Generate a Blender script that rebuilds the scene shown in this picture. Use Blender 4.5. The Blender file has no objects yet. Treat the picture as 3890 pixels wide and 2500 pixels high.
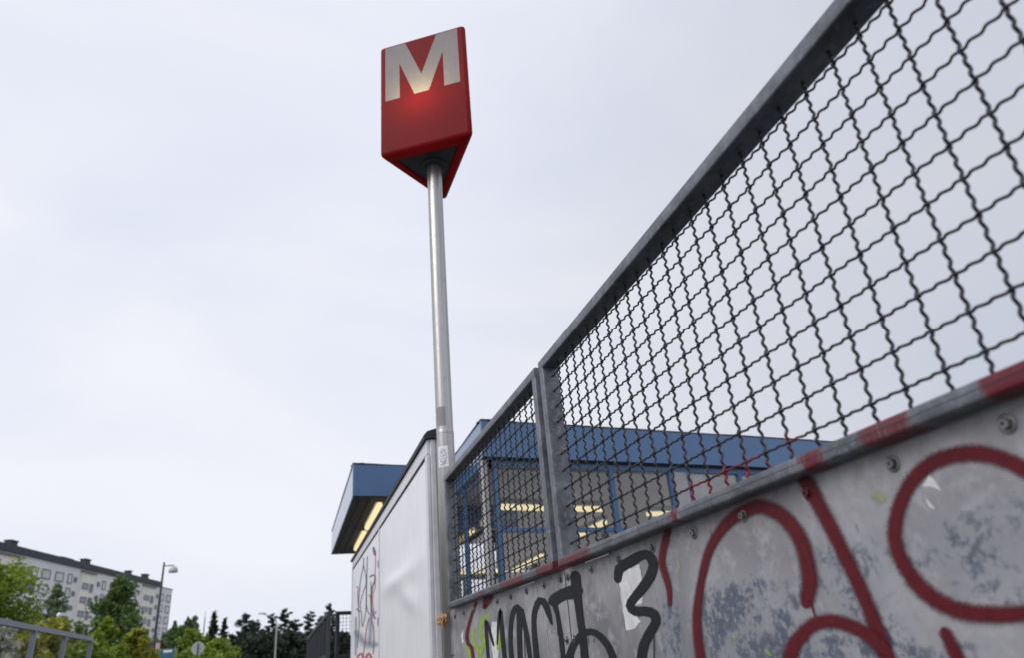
import bpy, math, random
from mathutils import Vector, Matrix
from mathutils.geometry import tessellate_polygon

random.seed(7)
SC = bpy.context.scene
COL = SC.collection
R = math.radians

# ------------------------------------------------------------------ camera
PW, PH, PF = 3890.0, 2500.0, 2668.0          # photograph size and focal length in its pixels
PITCH, ROLL, HEAD = R(24.94), R(-4.99), R(18.457)
EYE = Vector((0, 0, 1.6))


def _heading(v):
    c, s = math.cos(HEAD), math.sin(HEAD)
    return Vector((c * v.x + s * v.y, -s * v.x + c * v.y, v.z))


_f0 = Vector((0, math.cos(PITCH), math.sin(PITCH)))
_r0 = Vector((1, 0, 0))
_u0 = _r0.cross(_f0)
CR = _heading(math.cos(ROLL) * _r0 + math.sin(ROLL) * _u0)
CU = _heading(-math.sin(ROLL) * _r0 + math.cos(ROLL) * _u0)
CF = _heading(_f0)

cam = bpy.data.cameras.new('camera')
cam.sensor_width = 36.0
cam.lens = PF / PW * 36.0
cam.clip_start = 0.05
cam.clip_end = 6000
cam.dof.use_dof = True
cam.dof.focus_distance = 3.1
cam.dof.aperture_fstop = 2.6
camo = bpy.data.objects.new('camera', cam)
COL.objects.link(camo)
m = Matrix((CR, CU, -CF)).transposed().to_4x4()
m.translation = EYE
camo.matrix_world = m
SC.camera = camo

# ------------------------------------------------------------------ sky, sun, exposure
SUN_EL, SUN_AZ = R(42), R(248)               # to the left of the camera, behind cloud
w = bpy.data.worlds.new('World')
SC.world = w
w.use_nodes = True
nt = w.node_tree
nt.nodes.clear()
wo = nt.nodes.new('ShaderNodeOutputWorld')
bg = nt.nodes.new('ShaderNodeBackground')
sky = nt.nodes.new('ShaderNodeTexSky')
sky.sky_type = 'NISHITA'
sky.sun_disc = False
sky.sun_elevation = SUN_EL
sky.sun_rotation = SUN_AZ
sky.dust_density = 4.0
sc_ = nt.nodes.new('ShaderNodeVectorMath'); sc_.operation = 'SCALE'; sc_.inputs['Scale'].default_value = 0.10
nt.links.new(sky.outputs[0], sc_.inputs[0])
tc = nt.nodes.new('ShaderNodeTexCoord')
mp = nt.nodes.new('ShaderNodeMapping')
mp.inputs['Scale'].default_value = (1.0, 1.0, 2.2)
nt.links.new(tc.outputs['Generated'], mp.inputs[0])
no = nt.nodes.new('ShaderNodeTexNoise')
no.inputs['Scale'].default_value = 1.7
no.inputs['Detail'].default_value = 5
no.inputs['Roughness'].default_value = 0.45
no.inputs['Distortion'].default_value = 0.6
nt.links.new(mp.outputs[0], no.inputs['Vector'])
cr = nt.nodes.new('ShaderNodeValToRGB')
cr.color_ramp.elements[0].position = 0.30
cr.color_ramp.elements[0].color = (0.735, 0.775, 0.905, 1)
cr.color_ramp.elements[1].position = 0.68
cr.color_ramp.elements[1].color = (0.885, 0.895, 0.965, 1)
nt.links.new(no.outputs[0], cr.inputs[0])
# thick cloud, a little thinner towards the veiled sun
dt = nt.nodes.new('ShaderNodeVectorMath'); dt.operation = 'DOT_PRODUCT'
dt.inputs[1].default_value = (math.sin(SUN_AZ), math.cos(SUN_AZ), -0.25)
nt.links.new(tc.outputs['Generated'], dt.inputs[0])
mr = nt.nodes.new('ShaderNodeMapRange')
mr.interpolation_type = 'SMOOTHSTEP'
mr.inputs[1].default_value = -1.08; mr.inputs[2].default_value = -0.55; mr.inputs[3].default_value = 0.78; mr.inputs[4].default_value = 1.06
nt.links.new(dt.outputs['Value'], mr.inputs[0])
sk2 = nt.nodes.new('ShaderNodeVectorMath'); sk2.operation = 'SCALE'
nt.links.new(cr.outputs[0], sk2.inputs[0]); nt.links.new(mr.outputs[0], sk2.inputs['Scale'])
mx = nt.nodes.new('ShaderNodeMix'); mx.data_type = 'RGBA'
mx.inputs[0].default_value = 0.93
nt.links.new(sc_.outputs[0], mx.inputs[6])
nt.links.new(sk2.outputs[0], mx.inputs[7])
nt.links.new(mx.outputs[2], bg.inputs['Color'])
bg.inputs['Strength'].default_value = 1.0
nt.links.new(bg.outputs[0], wo.inputs['Surface'])

sl = bpy.data.lights.new('sun', 'SUN')
sl.energy = 1.5
sl.angle = R(40)
sl.color = (1.0, 0.97, 0.93)
sun = bpy.data.objects.new('sun', sl)
COL.objects.link(sun)
sd = Vector((math.sin(SUN_AZ) * math.cos(SUN_EL), math.cos(SUN_AZ) * math.cos(SUN_EL), math.sin(SUN_EL)))
sun.rotation_euler = sd.to_track_quat('Z', 'Y').to_euler()
sun.location = (-20, -20, 40)

vs = SC.view_settings
vs.view_transform = 'Standard'
vs.look = 'None'
vs.exposure = 0.0
vs.gamma = 1.0
vs.use_curve_mapping = False


# ------------------------------------------------------------------ photo pixel -> point on a known plane
def ray(x, y):
    return CF + CR * ((x - PW / 2) / PF) - CU * ((y - PH / 2) / PF)


def onx(x, y, X):
    d = ray(x, y); return EYE + d * (X / d.x)


def ony(x, y, Y):
    d = ray(x, y); return EYE + d * (Y / d.y)


def onz(x, y, Z):
    d = ray(x, y); return EYE + d * ((Z - EYE.z) / d.z)


def onplane(x, y, P, n):
    d = ray(x, y); return EYE + d * (((P - EYE).dot(n)) / d.dot(n))


# ------------------------------------------------------------------ mesh helpers
class MB:
    def __init__(s):
        s.v = []; s.f = []; s.uv = []; s.has_uv = False; s.sm = []

    def add(s, vs_, fs_, uvs=None, smooth=False):
        b = len(s.v)
        s.v += [Vector(p) for p in vs_]
        for k, f in enumerate(fs_):
            s.f.append([i + b for i in f])
            s.sm.append(smooth)
            if uvs: s.uv.append([uvs[i] for i in f]); s.has_uv = True
            else: s.uv.append([(0, 0)] * len(f))
        return s

    def box(s, lo, hi, bev=0.0):
        x0, y0, z0 = lo; x1, y1, z1 = hi
        if bev <= 0:
            v = [(x0, y0, z0), (x1, y0, z0), (x1, y1, z0), (x0, y1, z0), (x0, y0, z1), (x1, y0, z1), (x1, y1, z1), (x0, y1, z1)]
            return s.add(v, [(0, 3, 2, 1), (4, 5, 6, 7), (0, 1, 5, 4), (1, 2, 6, 5), (2, 3, 7, 6), (3, 0, 4, 7)])
        import bmesh
        bm = bmesh.new()
        bmesh.ops.create_cube(bm, size=1)
        for q in bm.verts:
            q.co = Vector(((x0 + x1) / 2 + q.co.x * (x1 - x0), (y0 + y1) / 2 + q.co.y * (y1 - y0), (z0 + z1) / 2 + q.co.z * (z1 - z0)))
        bmesh.ops.bevel(bm, geom=list(bm.edges), offset=bev, segments=2, profile=0.5, affect='EDGES')
        bm.verts.index_update()
        v = [q.co.copy() for q in bm.verts]
        f = [[q.index for q in fc.verts] for fc in bm.faces]
        bm.free()
        return s.add(v, f, smooth=False)

    def prism(s, poly, axis_lo, axis_hi):
        """poly: list of Vector (planar loop); extruded from offset axis_lo to axis_hi (Vectors)"""
        n = len(poly)
        v = [p + axis_lo for p in poly] + [p + axis_hi for p in poly]
        f = [list(range(n))[::-1], list(range(n, 2 * n))]
        f += [(i, (i + 1) % n, n + (i + 1) % n, n + i) for i in range(n)]
        return s.add(v, f)

    def tube(s, pts, rad, sides=8, caps=True, smooth=True):
        pts = [Vector(p) for p in pts]
        n = len(pts)
        rads = rad if isinstance(rad, (list, tuple)) else [rad] * n
        v = []; f = []
        t0 = (pts[1] - pts[0]).normalized()
        ref = Vector((0, 0, 1)) if abs(t0.z) < 0.9 else Vector((1, 0, 0))
        a = t0.cross(ref).normalized()
        for i, p in enumerate(pts):
            t = (pts[min(i + 1, n - 1)] - pts[max(i - 1, 0)]).normalized()
            a = (a - t * a.dot(t)).normalized()
            b = t.cross(a)
            for k in range(sides):
                g = 2 * math.pi * k / sides
                v.append(p + (a * math.cos(g) + b * math.sin(g)) * rads[i])
        for i in range(n - 1):
            for k in range(sides):
                k2 = (k + 1) % sides
                f.append((i * sides + k, i * sides + k2, (i + 1) * sides + k2, (i + 1) * sides + k))
        s.add(v, f, smooth=smooth)
        if caps:
            s.add([v[k] for k in range(sides)], [list(range(sides))[::-1]])
            s.add([v[(n - 1) * sides + k] for k in range(sides)], [list(range(sides))])
        return s

    def lathe(s, c, prof, sides=24, smooth=True):
        """prof: list of (radius, z) about the vertical axis through c"""
        c = Vector(c); v = []; f = []; n = len(prof)
        for (r_, z_) in prof:
            for k in range(sides):
                g = 2 * math.pi * k / sides
                v.append(c + Vector((r_ * math.cos(g), r_ * math.sin(g), z_)))
        for i in range(n - 1):
            for k in range(sides):
                k2 = (k + 1) % sides
                f.append((i * sides + k, i * sides + k2, (i + 1) * sides + k2, (i + 1) * sides + k))
        return s.add(v, f, smooth=smooth)

    def bar(s, a, b, half, bev, along):
        """rounded rectangular tube from a to b (axis-aligned); half = half sizes of the section in the other two axes"""
        a = Vector(a); b = Vector(b)
        ax = {'x': 0, 'y': 1, 'z': 2}[along]
        o = [i for i in range(3) if i != ax]
        sec = []
        for (sx, sy, g0) in ((1, 1, 0), (-1, 1, 90), (-1, -1, 180), (1, -1, 270)):
            for k in range(4):
                g = R(g0 + 30 * k)
                sec.append((sx * (half[0] - bev) + bev * math.cos(g), sy * (half[1] - bev) + bev * math.sin(g)))
        n = len(sec); v = []
        for e in (a, b):
            for q in sec:
                p = e.copy(); p[o[0]] += q[0]; p[o[1]] += q[1]; v.append(p)
        s.add(v, [(i, (i + 1) % n, n + (i + 1) % n, n + i) for i in range(n)], smooth=True)
        s.add(v[:n], [list(range(n))[::-1]]); s.add(v[n:], [list(range(n))])
        return s

    def mesh(s, name, mat, off=None):
        me = bpy.data.meshes.new(name)
        off = off or Vector((0, 0, 0))
        me.from_pydata([p - off for p in s.v], [], s.f)
        me.polygons.foreach_set('use_smooth', s.sm)
        if s.has_uv:
            ul = me.uv_layers.new(name='UVMap')
            ul.data.foreach_set('uv', [c for f in s.uv for q in f for c in q])
        if mat: me.materials.append(mat)
        me.update()
        return me

    def build(s, name, mat, parent=None):
        """one mesh object; vertices were given in world space"""
        off = world_loc(parent) if parent else s.v[0] * 0
        if not parent:
            lo = Vector([min(p[i] for p in s.v) for i in range(3)]); hi = Vector([max(p[i] for p in s.v) for i in range(3)])
            off = Vector(((lo.x + hi.x) / 2, (lo.y + hi.y) / 2, lo.z))
        o = bpy.data.objects.new(name, s.mesh(name, mat, off))
        COL.objects.link(o)
        if parent: o.parent = parent
        else: o.location = off
        return o


def world_loc(o):
    p = Vector((0, 0, 0))
    while o: p += o.location; o = o.parent
    return p


def tag(o, label=None, cat=None, group=None, kind=None):
    if label: o['label'] = label
    if cat: o['category'] = cat
    if group: o['group'] = group
    if kind: o['kind'] = kind
    return o


def thing(name, loc, label, cat, group=None):
    o = bpy.data.objects.new(name, None)
    o.empty_display_size = 0.2
    o.location = loc
    COL.objects.link(o)
    return tag(o, label, cat, group)


def inst(name, me, parent, loc, rot=None):
    o = bpy.data.objects.new(name, me)
    COL.objects.link(o)
    o.parent = parent
    o.location = Vector(loc) - world_loc(parent)
    if rot: o.rotation_euler = rot
    return o


# ------------------------------------------------------------------ materials
class Mat:
    def __init__(s, name):
        s.m = bpy.data.materials.new(name); s.m.use_nodes = True
        s.t = s.m.node_tree; s.n = s.t.nodes; s.l = s.t.links
        s.b = s.n['Principled BSDF']; s.out = s.n['Material Output']

    def node(s, t, **kw):
        q = s.n.new('ShaderNode' + t)
        for k, v in kw.items(): setattr(q, k, v)
        return q

    def math(s, op, a, b=None, clamp=False):
        q = s.node('Math', operation=op, use_clamp=clamp)
        for i, x in enumerate((a, b)):
            if x is None: continue
            if isinstance(x, (int, float)): q.inputs[i].default_value = x
            else: s.l.new(x, q.inputs[i])
        return q.outputs[0]

    def pos(s):
        if not hasattr(s, '_p'): s._p = s.node('NewGeometry').outputs['Position']
        return s._p

    def obj(s):
        return s.node('TexCoord').outputs['Object']

    def scaled(s, vec, sc):
        q = s.node('Mapping'); q.inputs['Scale'].default_value = sc
        s.l.new(vec, q.inputs[0]); return q.outputs[0]

    def noise(s, vec, scale, detail=4, rough=0.5, dist=0.0):
        q = s.node('TexNoise')
        q.inputs['Scale'].default_value = scale; q.inputs['Detail'].default_value = detail
        q.inputs['Roughness'].default_value = rough; q.inputs['Distortion'].default_value = dist
        s.l.new(vec, q.inputs['Vector']); return q.outputs[0]

    def ramp(s, fac, stops):
        q = s.node('ValToRGB'); e = q.color_ramp.elements
        while len(e) < len(stops): e.new(0.5)
        for el, (p, c) in zip(e, stops):
            el.position = p; el.color = c if len(c) == 4 else (*c, 1)
        s.l.new(fac, q.inputs[0]); return q.outputs[0]

    def mask(s, fac, a, b):
        q = s.node('MapRange', interpolation_type='SMOOTHSTEP')
        q.inputs[1].default_value = a; q.inputs[2].default_value = b
        s.l.new(fac, q.inputs[0]); return q.outputs[0]

    def mix(s, fac, a, b):
        q = s.node('Mix', data_type='RGBA')
        for i, x in ((0, fac), (6, a), (7, b)):
            if isinstance(x, (int, float)): q.inputs[i].default_value = x
            elif isinstance(x, tuple): q.inputs[i].default_value = x if len(x) == 4 else (*x, 1)
            else: s.l.new(x, q.inputs[i])
        return q.outputs[2]

    def set(s, **kw):
        for k, v in kw.items():
            i = s.b.inputs[{'color': 'Base Color', 'rough': 'Roughness', 'metal': 'Metallic', 'alpha': 'Alpha', 'spec': 'Specular IOR Level', 'coat': 'Coat Weight'}[k]]
            if isinstance(v, (int, float)): i.default_value = v
            elif isinstance(v, tuple): i.default_value = v if len(v) == 4 else (*v, 1)
            else: s.l.new(v, i)
        return s

    def bump(s, h, strength=0.3, dist=0.01):
        q = s.node('Bump'); q.inputs['Strength'].default_value = strength; q.inputs['Distance'].default_value = dist
        s.l.new(h, q.inputs['Height']); s.l.new(q.outputs[0], s.b.inputs['Normal']); return s

    def sep(s, vec):
        q = s.node('SeparateXYZ'); s.l.new(vec, q.inputs[0]); return q.outputs


def simple(name, col, rough=0.6, metal=0.0, var=0.12, scale=3.0, bump=0.0, spec=0.5):
    M = Mat(name)
    n = M.noise(M.pos(), scale, 5, 0.6)
    d = tuple(c * (1 - var) for c in col); u = tuple(min(1, c * (1 + var)) for c in col)
    M.set(color=M.ramp(n, [(0.3, d), (0.7, u)]), metal=metal, spec=spec)
    M.set(rough=M.math('ADD', M.math('MULTIPLY', n, 0.16), rough - 0.08))
    if bump: M.bump(M.noise(M.pos(), scale * 8, 3), bump, 0.01)
    return M.m


RED_PAINT = (0.115, 0.006, 0.012)


def galvanised(name, windows=(), base=(0.150, 0.158, 0.178), z_red=None):
    """weathered galvanised steel, red spray paint inside windows of the world Y coordinate"""
    M = Mat(name)
    p = M.pos()
    big = M.noise(p, 9, 5, 0.6)
    streak = M.noise(M.scaled(p, (60, 60, 5)), 1.0, 4, 0.6)
    fine = M.noise(p, 140, 3, 0.6)
    blot = M.noise(p, 38, 6, 0.7, 0.5)
    c = M.ramp(big, [(0.30, tuple(x * 0.58 for x in base)), (0.52, base), (0.72, tuple(x * 1.55 for x in base))])
    c = M.mix(M.math('MULTIPLY', M.mask(blot, 0.50, 0.66), 0.6), c, tuple(x * 1.75 for x in base))
    c = M.mix(M.math('MULTIPLY', M.mask(M.noise(M.scaled(p, (130, 9, 130)), 1.0, 3, 0.6), 0.60, 0.70), 0.5), c, tuple(x * 0.4 for x in base))
    c = M.mix(M.mask(streak, 0.62, 0.78), c, tuple(x * 1.7 for x in base))
    c = M.mix(M.mask(fine, 0.64, 0.72), c, tuple(x * 0.5 for x in base))
    if windows:
        y = M.sep(p)[1]
        wob = M.math('MULTIPLY', M.math('SUBTRACT', M.noise(p, 28, 4, 0.6), 0.5), 0.09)
        yy = M.math('ADD', y, wob)
        acc = None
        for (a, b, k) in windows:
            d = M.math('ABSOLUTE', M.math('SUBTRACT', yy, (a + b) / 2))
            q = M.math('MULTIPLY', M.math('SUBTRACT', 1.0, M.mask(d, (b - a) / 2 - 0.012, (b - a) / 2 + 0.012)), k)
            acc = q if acc is None else M.math('MAXIMUM', acc, q)
        scr = M.noise(M.scaled(p, (40, 150, 18)), 1.0, 4, 0.65)
        acc = M.math('MULTIPLY', acc, M.math('SUBTRACT', 1.0, M.math('MULTIPLY', M.mask(scr, 0.56, 0.70), 0.75)))
        c = M.mix(acc, c, RED_PAINT)
        M.set(metal=M.math('MULTIPLY', M.math('SUBTRACT', 1.0, acc), 0.6))
    else:
        M.set(metal=0.6)
    M.set(color=c, rough=M.math('ADD', M.math('MULTIPLY', big, 0.3), 0.33))
    M.bump(M.math('ADD', fine, streak), 0.12, 0.002)
    return M.m


MT = {}
MT['frame'] = galvanised('galvanised_frame')
MT['rail'] = galvanised('galvanised_rail_red_overspray',
                        [(1.722, 1.766, 1), (1.14, 1.20, 1), (0.90, 1.02, 0.9), (0.30, 0.765, 1), (2.37, 2.682, 0.85), (2.69, 2.965, 0.9), (3.14, 3.55, 0.8), (3.86, 3.98, 0.7)])
MT['postred'] = MT['frame']


def sheet_material():
    M = Mat('weathered_steel_sheet')
    p = M.pos()
    X, Y, Z = M.sep(p)
    q = M.scaled(p, (1, 1, 1))
    big = M.noise(q, 2.3, 6, 0.62, 0.4)
    mid = M.noise(q, 14, 8, 0.72, 0.3)
    fine = M.noise(q, 95, 6, 0.75)
    run = M.noise(M.scaled(p, (70, 70, 7)), 1.0, 4, 0.6)
    c = M.ramp(big, [(0.32, (0.165, 0.163, 0.172)), (0.50, (0.275, 0.268, 0.278)), (0.67, (0.40, 0.395, 0.41))])
    # faint blotches and worn zinc
    c = M.mix(M.math('MULTIPLY', M.mask(mid, 0.50, 0.66), 0.75), c, (0.42, 0.42, 0.44))
    c = M.mix(M.math('MULTIPLY', M.mask(M.noise(q, 5.5, 7, 0.7, 0.6), 0.54, 0.70), 0.6), c, (0.125, 0.125, 0.14))
    # large bluish areas where an old coat has flaked: rough-edged, made of many flecks
    area = M.mask(M.noise(M.scaled(p, (1, 1.0, 1.3)), 2.6, 4, 0.6, 0.8), 0.40, 0.62)
    low = M.mask(Z, 1.83, 1.70)
    near = M.mask(Y, 2.35, 2.05)
    flake = M.math('MULTIPLY', M.math('MULTIPLY', area, low), near)
    grit = M.noise(q, 42, 10, 0.85)
    fl = M.mask(M.math('ADD', M.math('ADD', M.math('MULTIPLY', grit, 0.75), M.math('MULTIPLY', mid, 0.35)), M.math('MULTIPLY', flake, 0.16)), 0.665, 0.72)
    c = M.mix(M.math('MULTIPLY', flake, 0.55), c, (0.31, 0.32, 0.36))
    c = M.mix(M.math('MULTIPLY', fl, M.math('MULTIPLY', flake, 0.95)), c, (0.085, 0.105, 0.145))
    grime = M.math('MULTIPLY', M.mask(Z, 1.76, 1.89), M.mask(M.noise(M.scaled(p, (1, 1, 0.6)), 6, 6, 0.7), 0.38, 0.66))
    c = M.mix(M.math('MULTIPLY', grime, 0.55), c, (0.125, 0.120, 0.118))
    # short dark vertical dashes left by dripping
    dash = M.noise(M.scaled(p, (55, 55, 17)), 1.0, 2, 0.4)
    c = M.mix(M.math('MULTIPLY', M.mask(dash, 0.70, 0.76), 0.55), c, (0.085, 0.085, 0.095))
    c = M.mix(M.math('MULTIPLY', M.mask(run, 0.62, 0.78), 0.35), c, (0.14, 0.14, 0.155))
    spk = M.noise(q, 330, 2, 0.5)
    c = M.mix(M.math('MULTIPLY', M.mask(spk, 0.68, 0.74), 0.5), c, (0.06, 0.06, 0.07))
    # a few flecks of red and lime paint
    v = M.noise(q, 60, 2, 0.4, 0.0)
    c = M.mix(M.mask(v, 0.775, 0.79), c, (0.30, 0.03, 0.03))
    M.set(color=c, metal=0.25, rough=M.math('ADD', M.math('MULTIPLY', mid, 0.3), 0.36))
    M.bump(M.math('ADD', mid, M.math('MULTIPLY', fine, 0.5)), 0.12, 0.004)
    return M.m


MT['sheet'] = sheet_material()


def wire_material():
    M = Mat('dark_crimped_wire')
    p = M.pos()
    X, Y, Z = M.sep(p)
    n = M.noise(p, 60, 4, 0.6)
    c = M.ramp(n, [(0.3, (0.011, 0.012, 0.019)), (0.7, (0.036, 0.038, 0.050))])
    wy = M.math('SUBTRACT', 1.0, M.mask(M.math('ABSOLUTE', M.math('SUBTRACT', Y, 1.49)), 0.24, 0.31))
    wz = M.math('SUBTRACT', 1.0, M.mask(M.math('ADD', Z, M.math('MULTIPLY', M.noise(p, 14, 2), 0.09)), 2.025, 2.06))
    pat = M.mask(M.noise(p, 17, 3, 0.5), 0.45, 0.52)
    c = M.mix(M.math('MULTIPLY', M.math('MULTIPLY', wy, wz), pat), c, (0.16, 0.006, 0.014))
    M.set(color=c, rough=0.45, metal=0.25)
    return M.m


MT['wire'] = wire_material()


def pole_material():
    M = Mat('brushed_stainless_pole')
    p = M.pos()
    s1 = M.noise(M.scaled(p, (45, 45, 0.8)), 1.0, 4, 0.6)
    s2 = M.noise(p, 20, 5, 0.65)
    c = M.ramp(s1, [(0.3, (0.30, 0.295, 0.29)), (0.7, (0.50, 0.49, 0.485))])
    c = M.mix(M.math('MULTIPLY', M.mask(s2, 0.55, 0.75), 0.5), c, (0.30, 0.295, 0.29))
    M.set(color=c, metal=0.85, rough=M.math('ADD', M.math('MULTIPLY', s2, 0.25), 0.22))
    M.bump(s1, 0.05, 0.002)
    return M.m


MT['pole'] = pole_material()


def spray(name, col, op=1.0, soft=0.30, grain=0.35, scratch=0.25):
    """spray paint on a ribbon: U runs across the stroke, the edges break up into droplets"""
    M = Mat(name)
    uv = M.node('UVMap').outputs[0]
    u = M.sep(uv)[0]
    e = M.math('SUBTRACT', 1.0, M.math('ABSOLUTE', M.math('SUBTRACT', M.math('MULTIPLY', u, 2.0), 1.0)))
    p = M.pos()
    n = M.noise(p, 260, 4, 0.7)
    n2 = M.noise(p, 55, 5, 0.65)
    g = M.math('ADD', e, M.math('ADD', M.math('MULTIPLY', M.math('SUBTRACT', n, 0.5), grain), M.math('MULTIPLY', M.math('SUBTRACT', n2, 0.5), 0.25)))
    core = M.mask(g, 0.16, 0.16 + soft)
    dots = M.math('MULTIPLY', M.mask(M.noise(p, 330, 2, 0.5), 0.50, 0.62), M.math('MULTIPLY', M.mask(e, 0.0, 0.35), min(1.0, grain * 1.6)))
    a = M.math('MAXIMUM', core, dots)
    wear = M.mask(M.noise(p, 38, 7, 0.75), 0.60, 0.72)
    a = M.math('MULTIPLY', a, M.math('SUBTRACT', op, M.math('MULTIPLY', wear, scratch)))
    c = M.ramp(n2, [(0.3, tuple(x * 0.75 for x in col)), (0.7, tuple(x * 1.2 for x in col))])
    M.set(color=c, alpha=a, rough=0.6, spec=0.25)
    return M.m


MT['black_spray'] = spray('black_spray_paint', (0.011, 0.012, 0.015), 1.0, 0.16, 0.18, 0.06)
MT['red_spray'] = spray('dark_red_spray_paint', (0.100, 0.006, 0.012), 0.98, 0.50, 0.55, 0.15)
MT['lime_spray'] = spray('lime_spray_paint', (0.30, 0.42, 0.06), 0.9, 0.3, 0.3, 0.5)
MT['pale_lime'] = spray('pale_lime_splash', (0.34, 0.40, 0.22), 0.75, 0.9, 0.9, 0.5)
MT['pale_scratch'] = spray('pale_chalk_line', (0.55, 0.55, 0.58), 0.5, 0.5, 0.6, 0.5)
MT['grey_tag'] = spray('grey_spray_tag', (0.10, 0.10, 0.12), 0.8, 0.8, 0.1, 0.3)
MT['pink_tag'] = spray('faded_red_spray_tag', (0.42, 0.06, 0.09), 0.75, 0.8, 0.1, 0.3)
MT['blue_smear'] = spray('faded_blue_grey_smear', (0.22, 0.27, 0.36), 0.6, 1.0, 0.15, 0.3)


def white_panel():
    M = Mat('white_coated_panel')
    p = M.pos()
    a = M.noise(M.scaled(p, (1, 1, 0.35)), 7, 6, 0.6)
    st = M.noise(M.scaled(p, (1, 26, 1.2)), 1.0, 5, 0.6)
    c = M.ramp(a, [(0.3, (0.76, 0.76, 0.79)), (0.7, (0.83, 0.83, 0.85))])
    c = M.mix(M.math('MULTIPLY', M.mask(st, 0.58, 0.8), 0.16), c, (0.55, 0.55, 0.59))
    M.set(color=c, rough=0.38)
    return M.m


MT['white_panel'] = white_panel()
MT['alu'] = simple('pale_aluminium_trim', (0.66, 0.66, 0.69), 0.4, 0.3, 0.1, 12)
MT['coping'] = simple('black_rubber_coping', (0.018, 0.018, 0.022), 0.55, 0, 0.3, 20)
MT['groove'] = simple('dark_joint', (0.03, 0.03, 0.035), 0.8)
MT['black_plastic'] = simple('black_plastic', (0.012, 0.012, 0.013), 0.4)
MT['bolt'] = simple('zinc_bolt', (0.20, 0.195, 0.19), 0.35, 0.7, 0.3, 60)
MT['bolt_red'] = simple('painted_bolt', (0.10, 0.008, 0.012), 0.5, 0.1, 0.3, 60)


def acrylic(name, col, thr):
    M = Mat(name)
    tr = M.node('BsdfTranslucent'); tr.inputs[0].default_value = (*col, 1)
    mxs = M.node('MixShader'); mxs.inputs[0].default_value = thr
    n = M.noise(M.pos(), 22, 5, 0.65)
    sp = M.noise(M.pos(), 210, 2, 0.5)
    c = M.ramp(n, [(0.3, tuple(x * 0.85 for x in col)), (0.7, tuple(min(1, x * 1.1) for x in col))])
    c = M.mix(M.math('MULTIPLY', M.mask(sp, 0.735, 0.75), 0.45), c, (0.6, 0.55, 0.55))
    M.set(color=c, rough=0.5, spec=0.14)
    M.l.new(M.b.outputs[0], mxs.inputs[1]); M.l.new(tr.outputs[0], mxs.inputs[2])
    M.l.new(mxs.outputs[0], M.out.inputs['Surface'])
    return M.m


MT['red_acrylic'] = acrylic('red_acrylic', (0.24, 0.007, 0.011), 0.34)
MT['white_acrylic'] = acrylic('white_acrylic', (0.44, 0.44, 0.46), 0.45)
MT['sign_base'] = simple('dark_sign_base', (0.035, 0.040, 0.045), 0.45, 0.2, 0.25, 18)


def paint_gloss(name, col, rough=0.3, coat=0.0):
    M = Mat(name)
    n = M.noise(M.pos(), 1.1, 5, 0.6)
    st = M.noise(M.scaled(M.pos(), (3, 3, 0.5)), 1.5, 4, 0.6)
    c = M.ramp(n, [(0.3, tuple(x * 0.86 for x in col)), (0.7, tuple(x * 1.12 for x in col))])
    c = M.mix(M.math('MULTIPLY', M.mask(st, 0.58, 0.8), 0.25), c, tuple(x * 0.6 + 0.03 for x in col))
    M.set(color=c, rough=M.math('ADD', M.math('MULTIPLY', n, 0.15), rough - 0.07), coat=coat)
    M.b.inputs['Coat Roughness'].default_value = 0.06
    return M.m


MT['blue_fascia'] = paint_gloss('blue_painted_sheet', (0.032, 0.118, 0.280), 0.32, 0.6)
MT['blue_frame'] = paint_gloss('blue_window_frame', (0.040, 0.120, 0.260), 0.35)
MT['dark_soffit'] = simple('dark_slatted_soffit', (0.030, 0.026, 0.024), 0.7, 0, 0.3, 2.5)
MT['ceiling'] = simple('grey_hall_ceiling', (0.60, 0.58, 0.565), 0.8, 0, 0.12, 0.7)
MT['brown'] = simple('dark_brown_panel', (0.055, 0.028, 0.022), 0.6)
MT['cream_column'] = simple('pale_grey_column', (0.34, 0.34, 0.34), 0.5, 0, 0.1, 5)
MT['dark_metal'] = simple('dark_grey_metal', (0.06, 0.065, 0.075), 0.5, 0.3)
MT['grey_metal'] = simple('blue_grey_railing', (0.16, 0.18, 0.22), 0.45, 0.3, 0.15, 6)
MT['lamp_housing'] = simple('lamp_housing', (0.35, 0.35, 0.33), 0.5)


def glow(name, col, st):
    M = Mat(name)
    e = M.node('Emission'); e.inputs[0].default_value = (*col, 1); e.inputs[1].default_value = st
    M.l.new(e.outputs[0], M.out.inputs['Surface'])
    return M.m


MT['tube'] = glow('lit_fluorescent_tube', (1.0, 0.86, 0.50), 1.0)


def glass(name, tint=(0.80, 0.81, 0.82), refl=1.0):
    M = Mat(name)
    t = M.node('BsdfTransparent'); t.inputs[0].default_value = (*tint, 1)
    g = M.node('BsdfGlossy'); g.inputs['Roughness'].default_value = 0.03
    fr = M.node('Fresnel'); fr.inputs[0].default_value = 1.5
    mm = M.node('MixShader')
    M.l.new(M.math('MULTIPLY', fr.outputs[0], refl), mm.inputs[0])
    M.l.new(t.outputs[0], mm.inputs[1]); M.l.new(g.outputs[0], mm.inputs[2])
    M.l.new(mm.outputs[0], M.out.inputs['Surface'])
    return M.m


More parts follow.
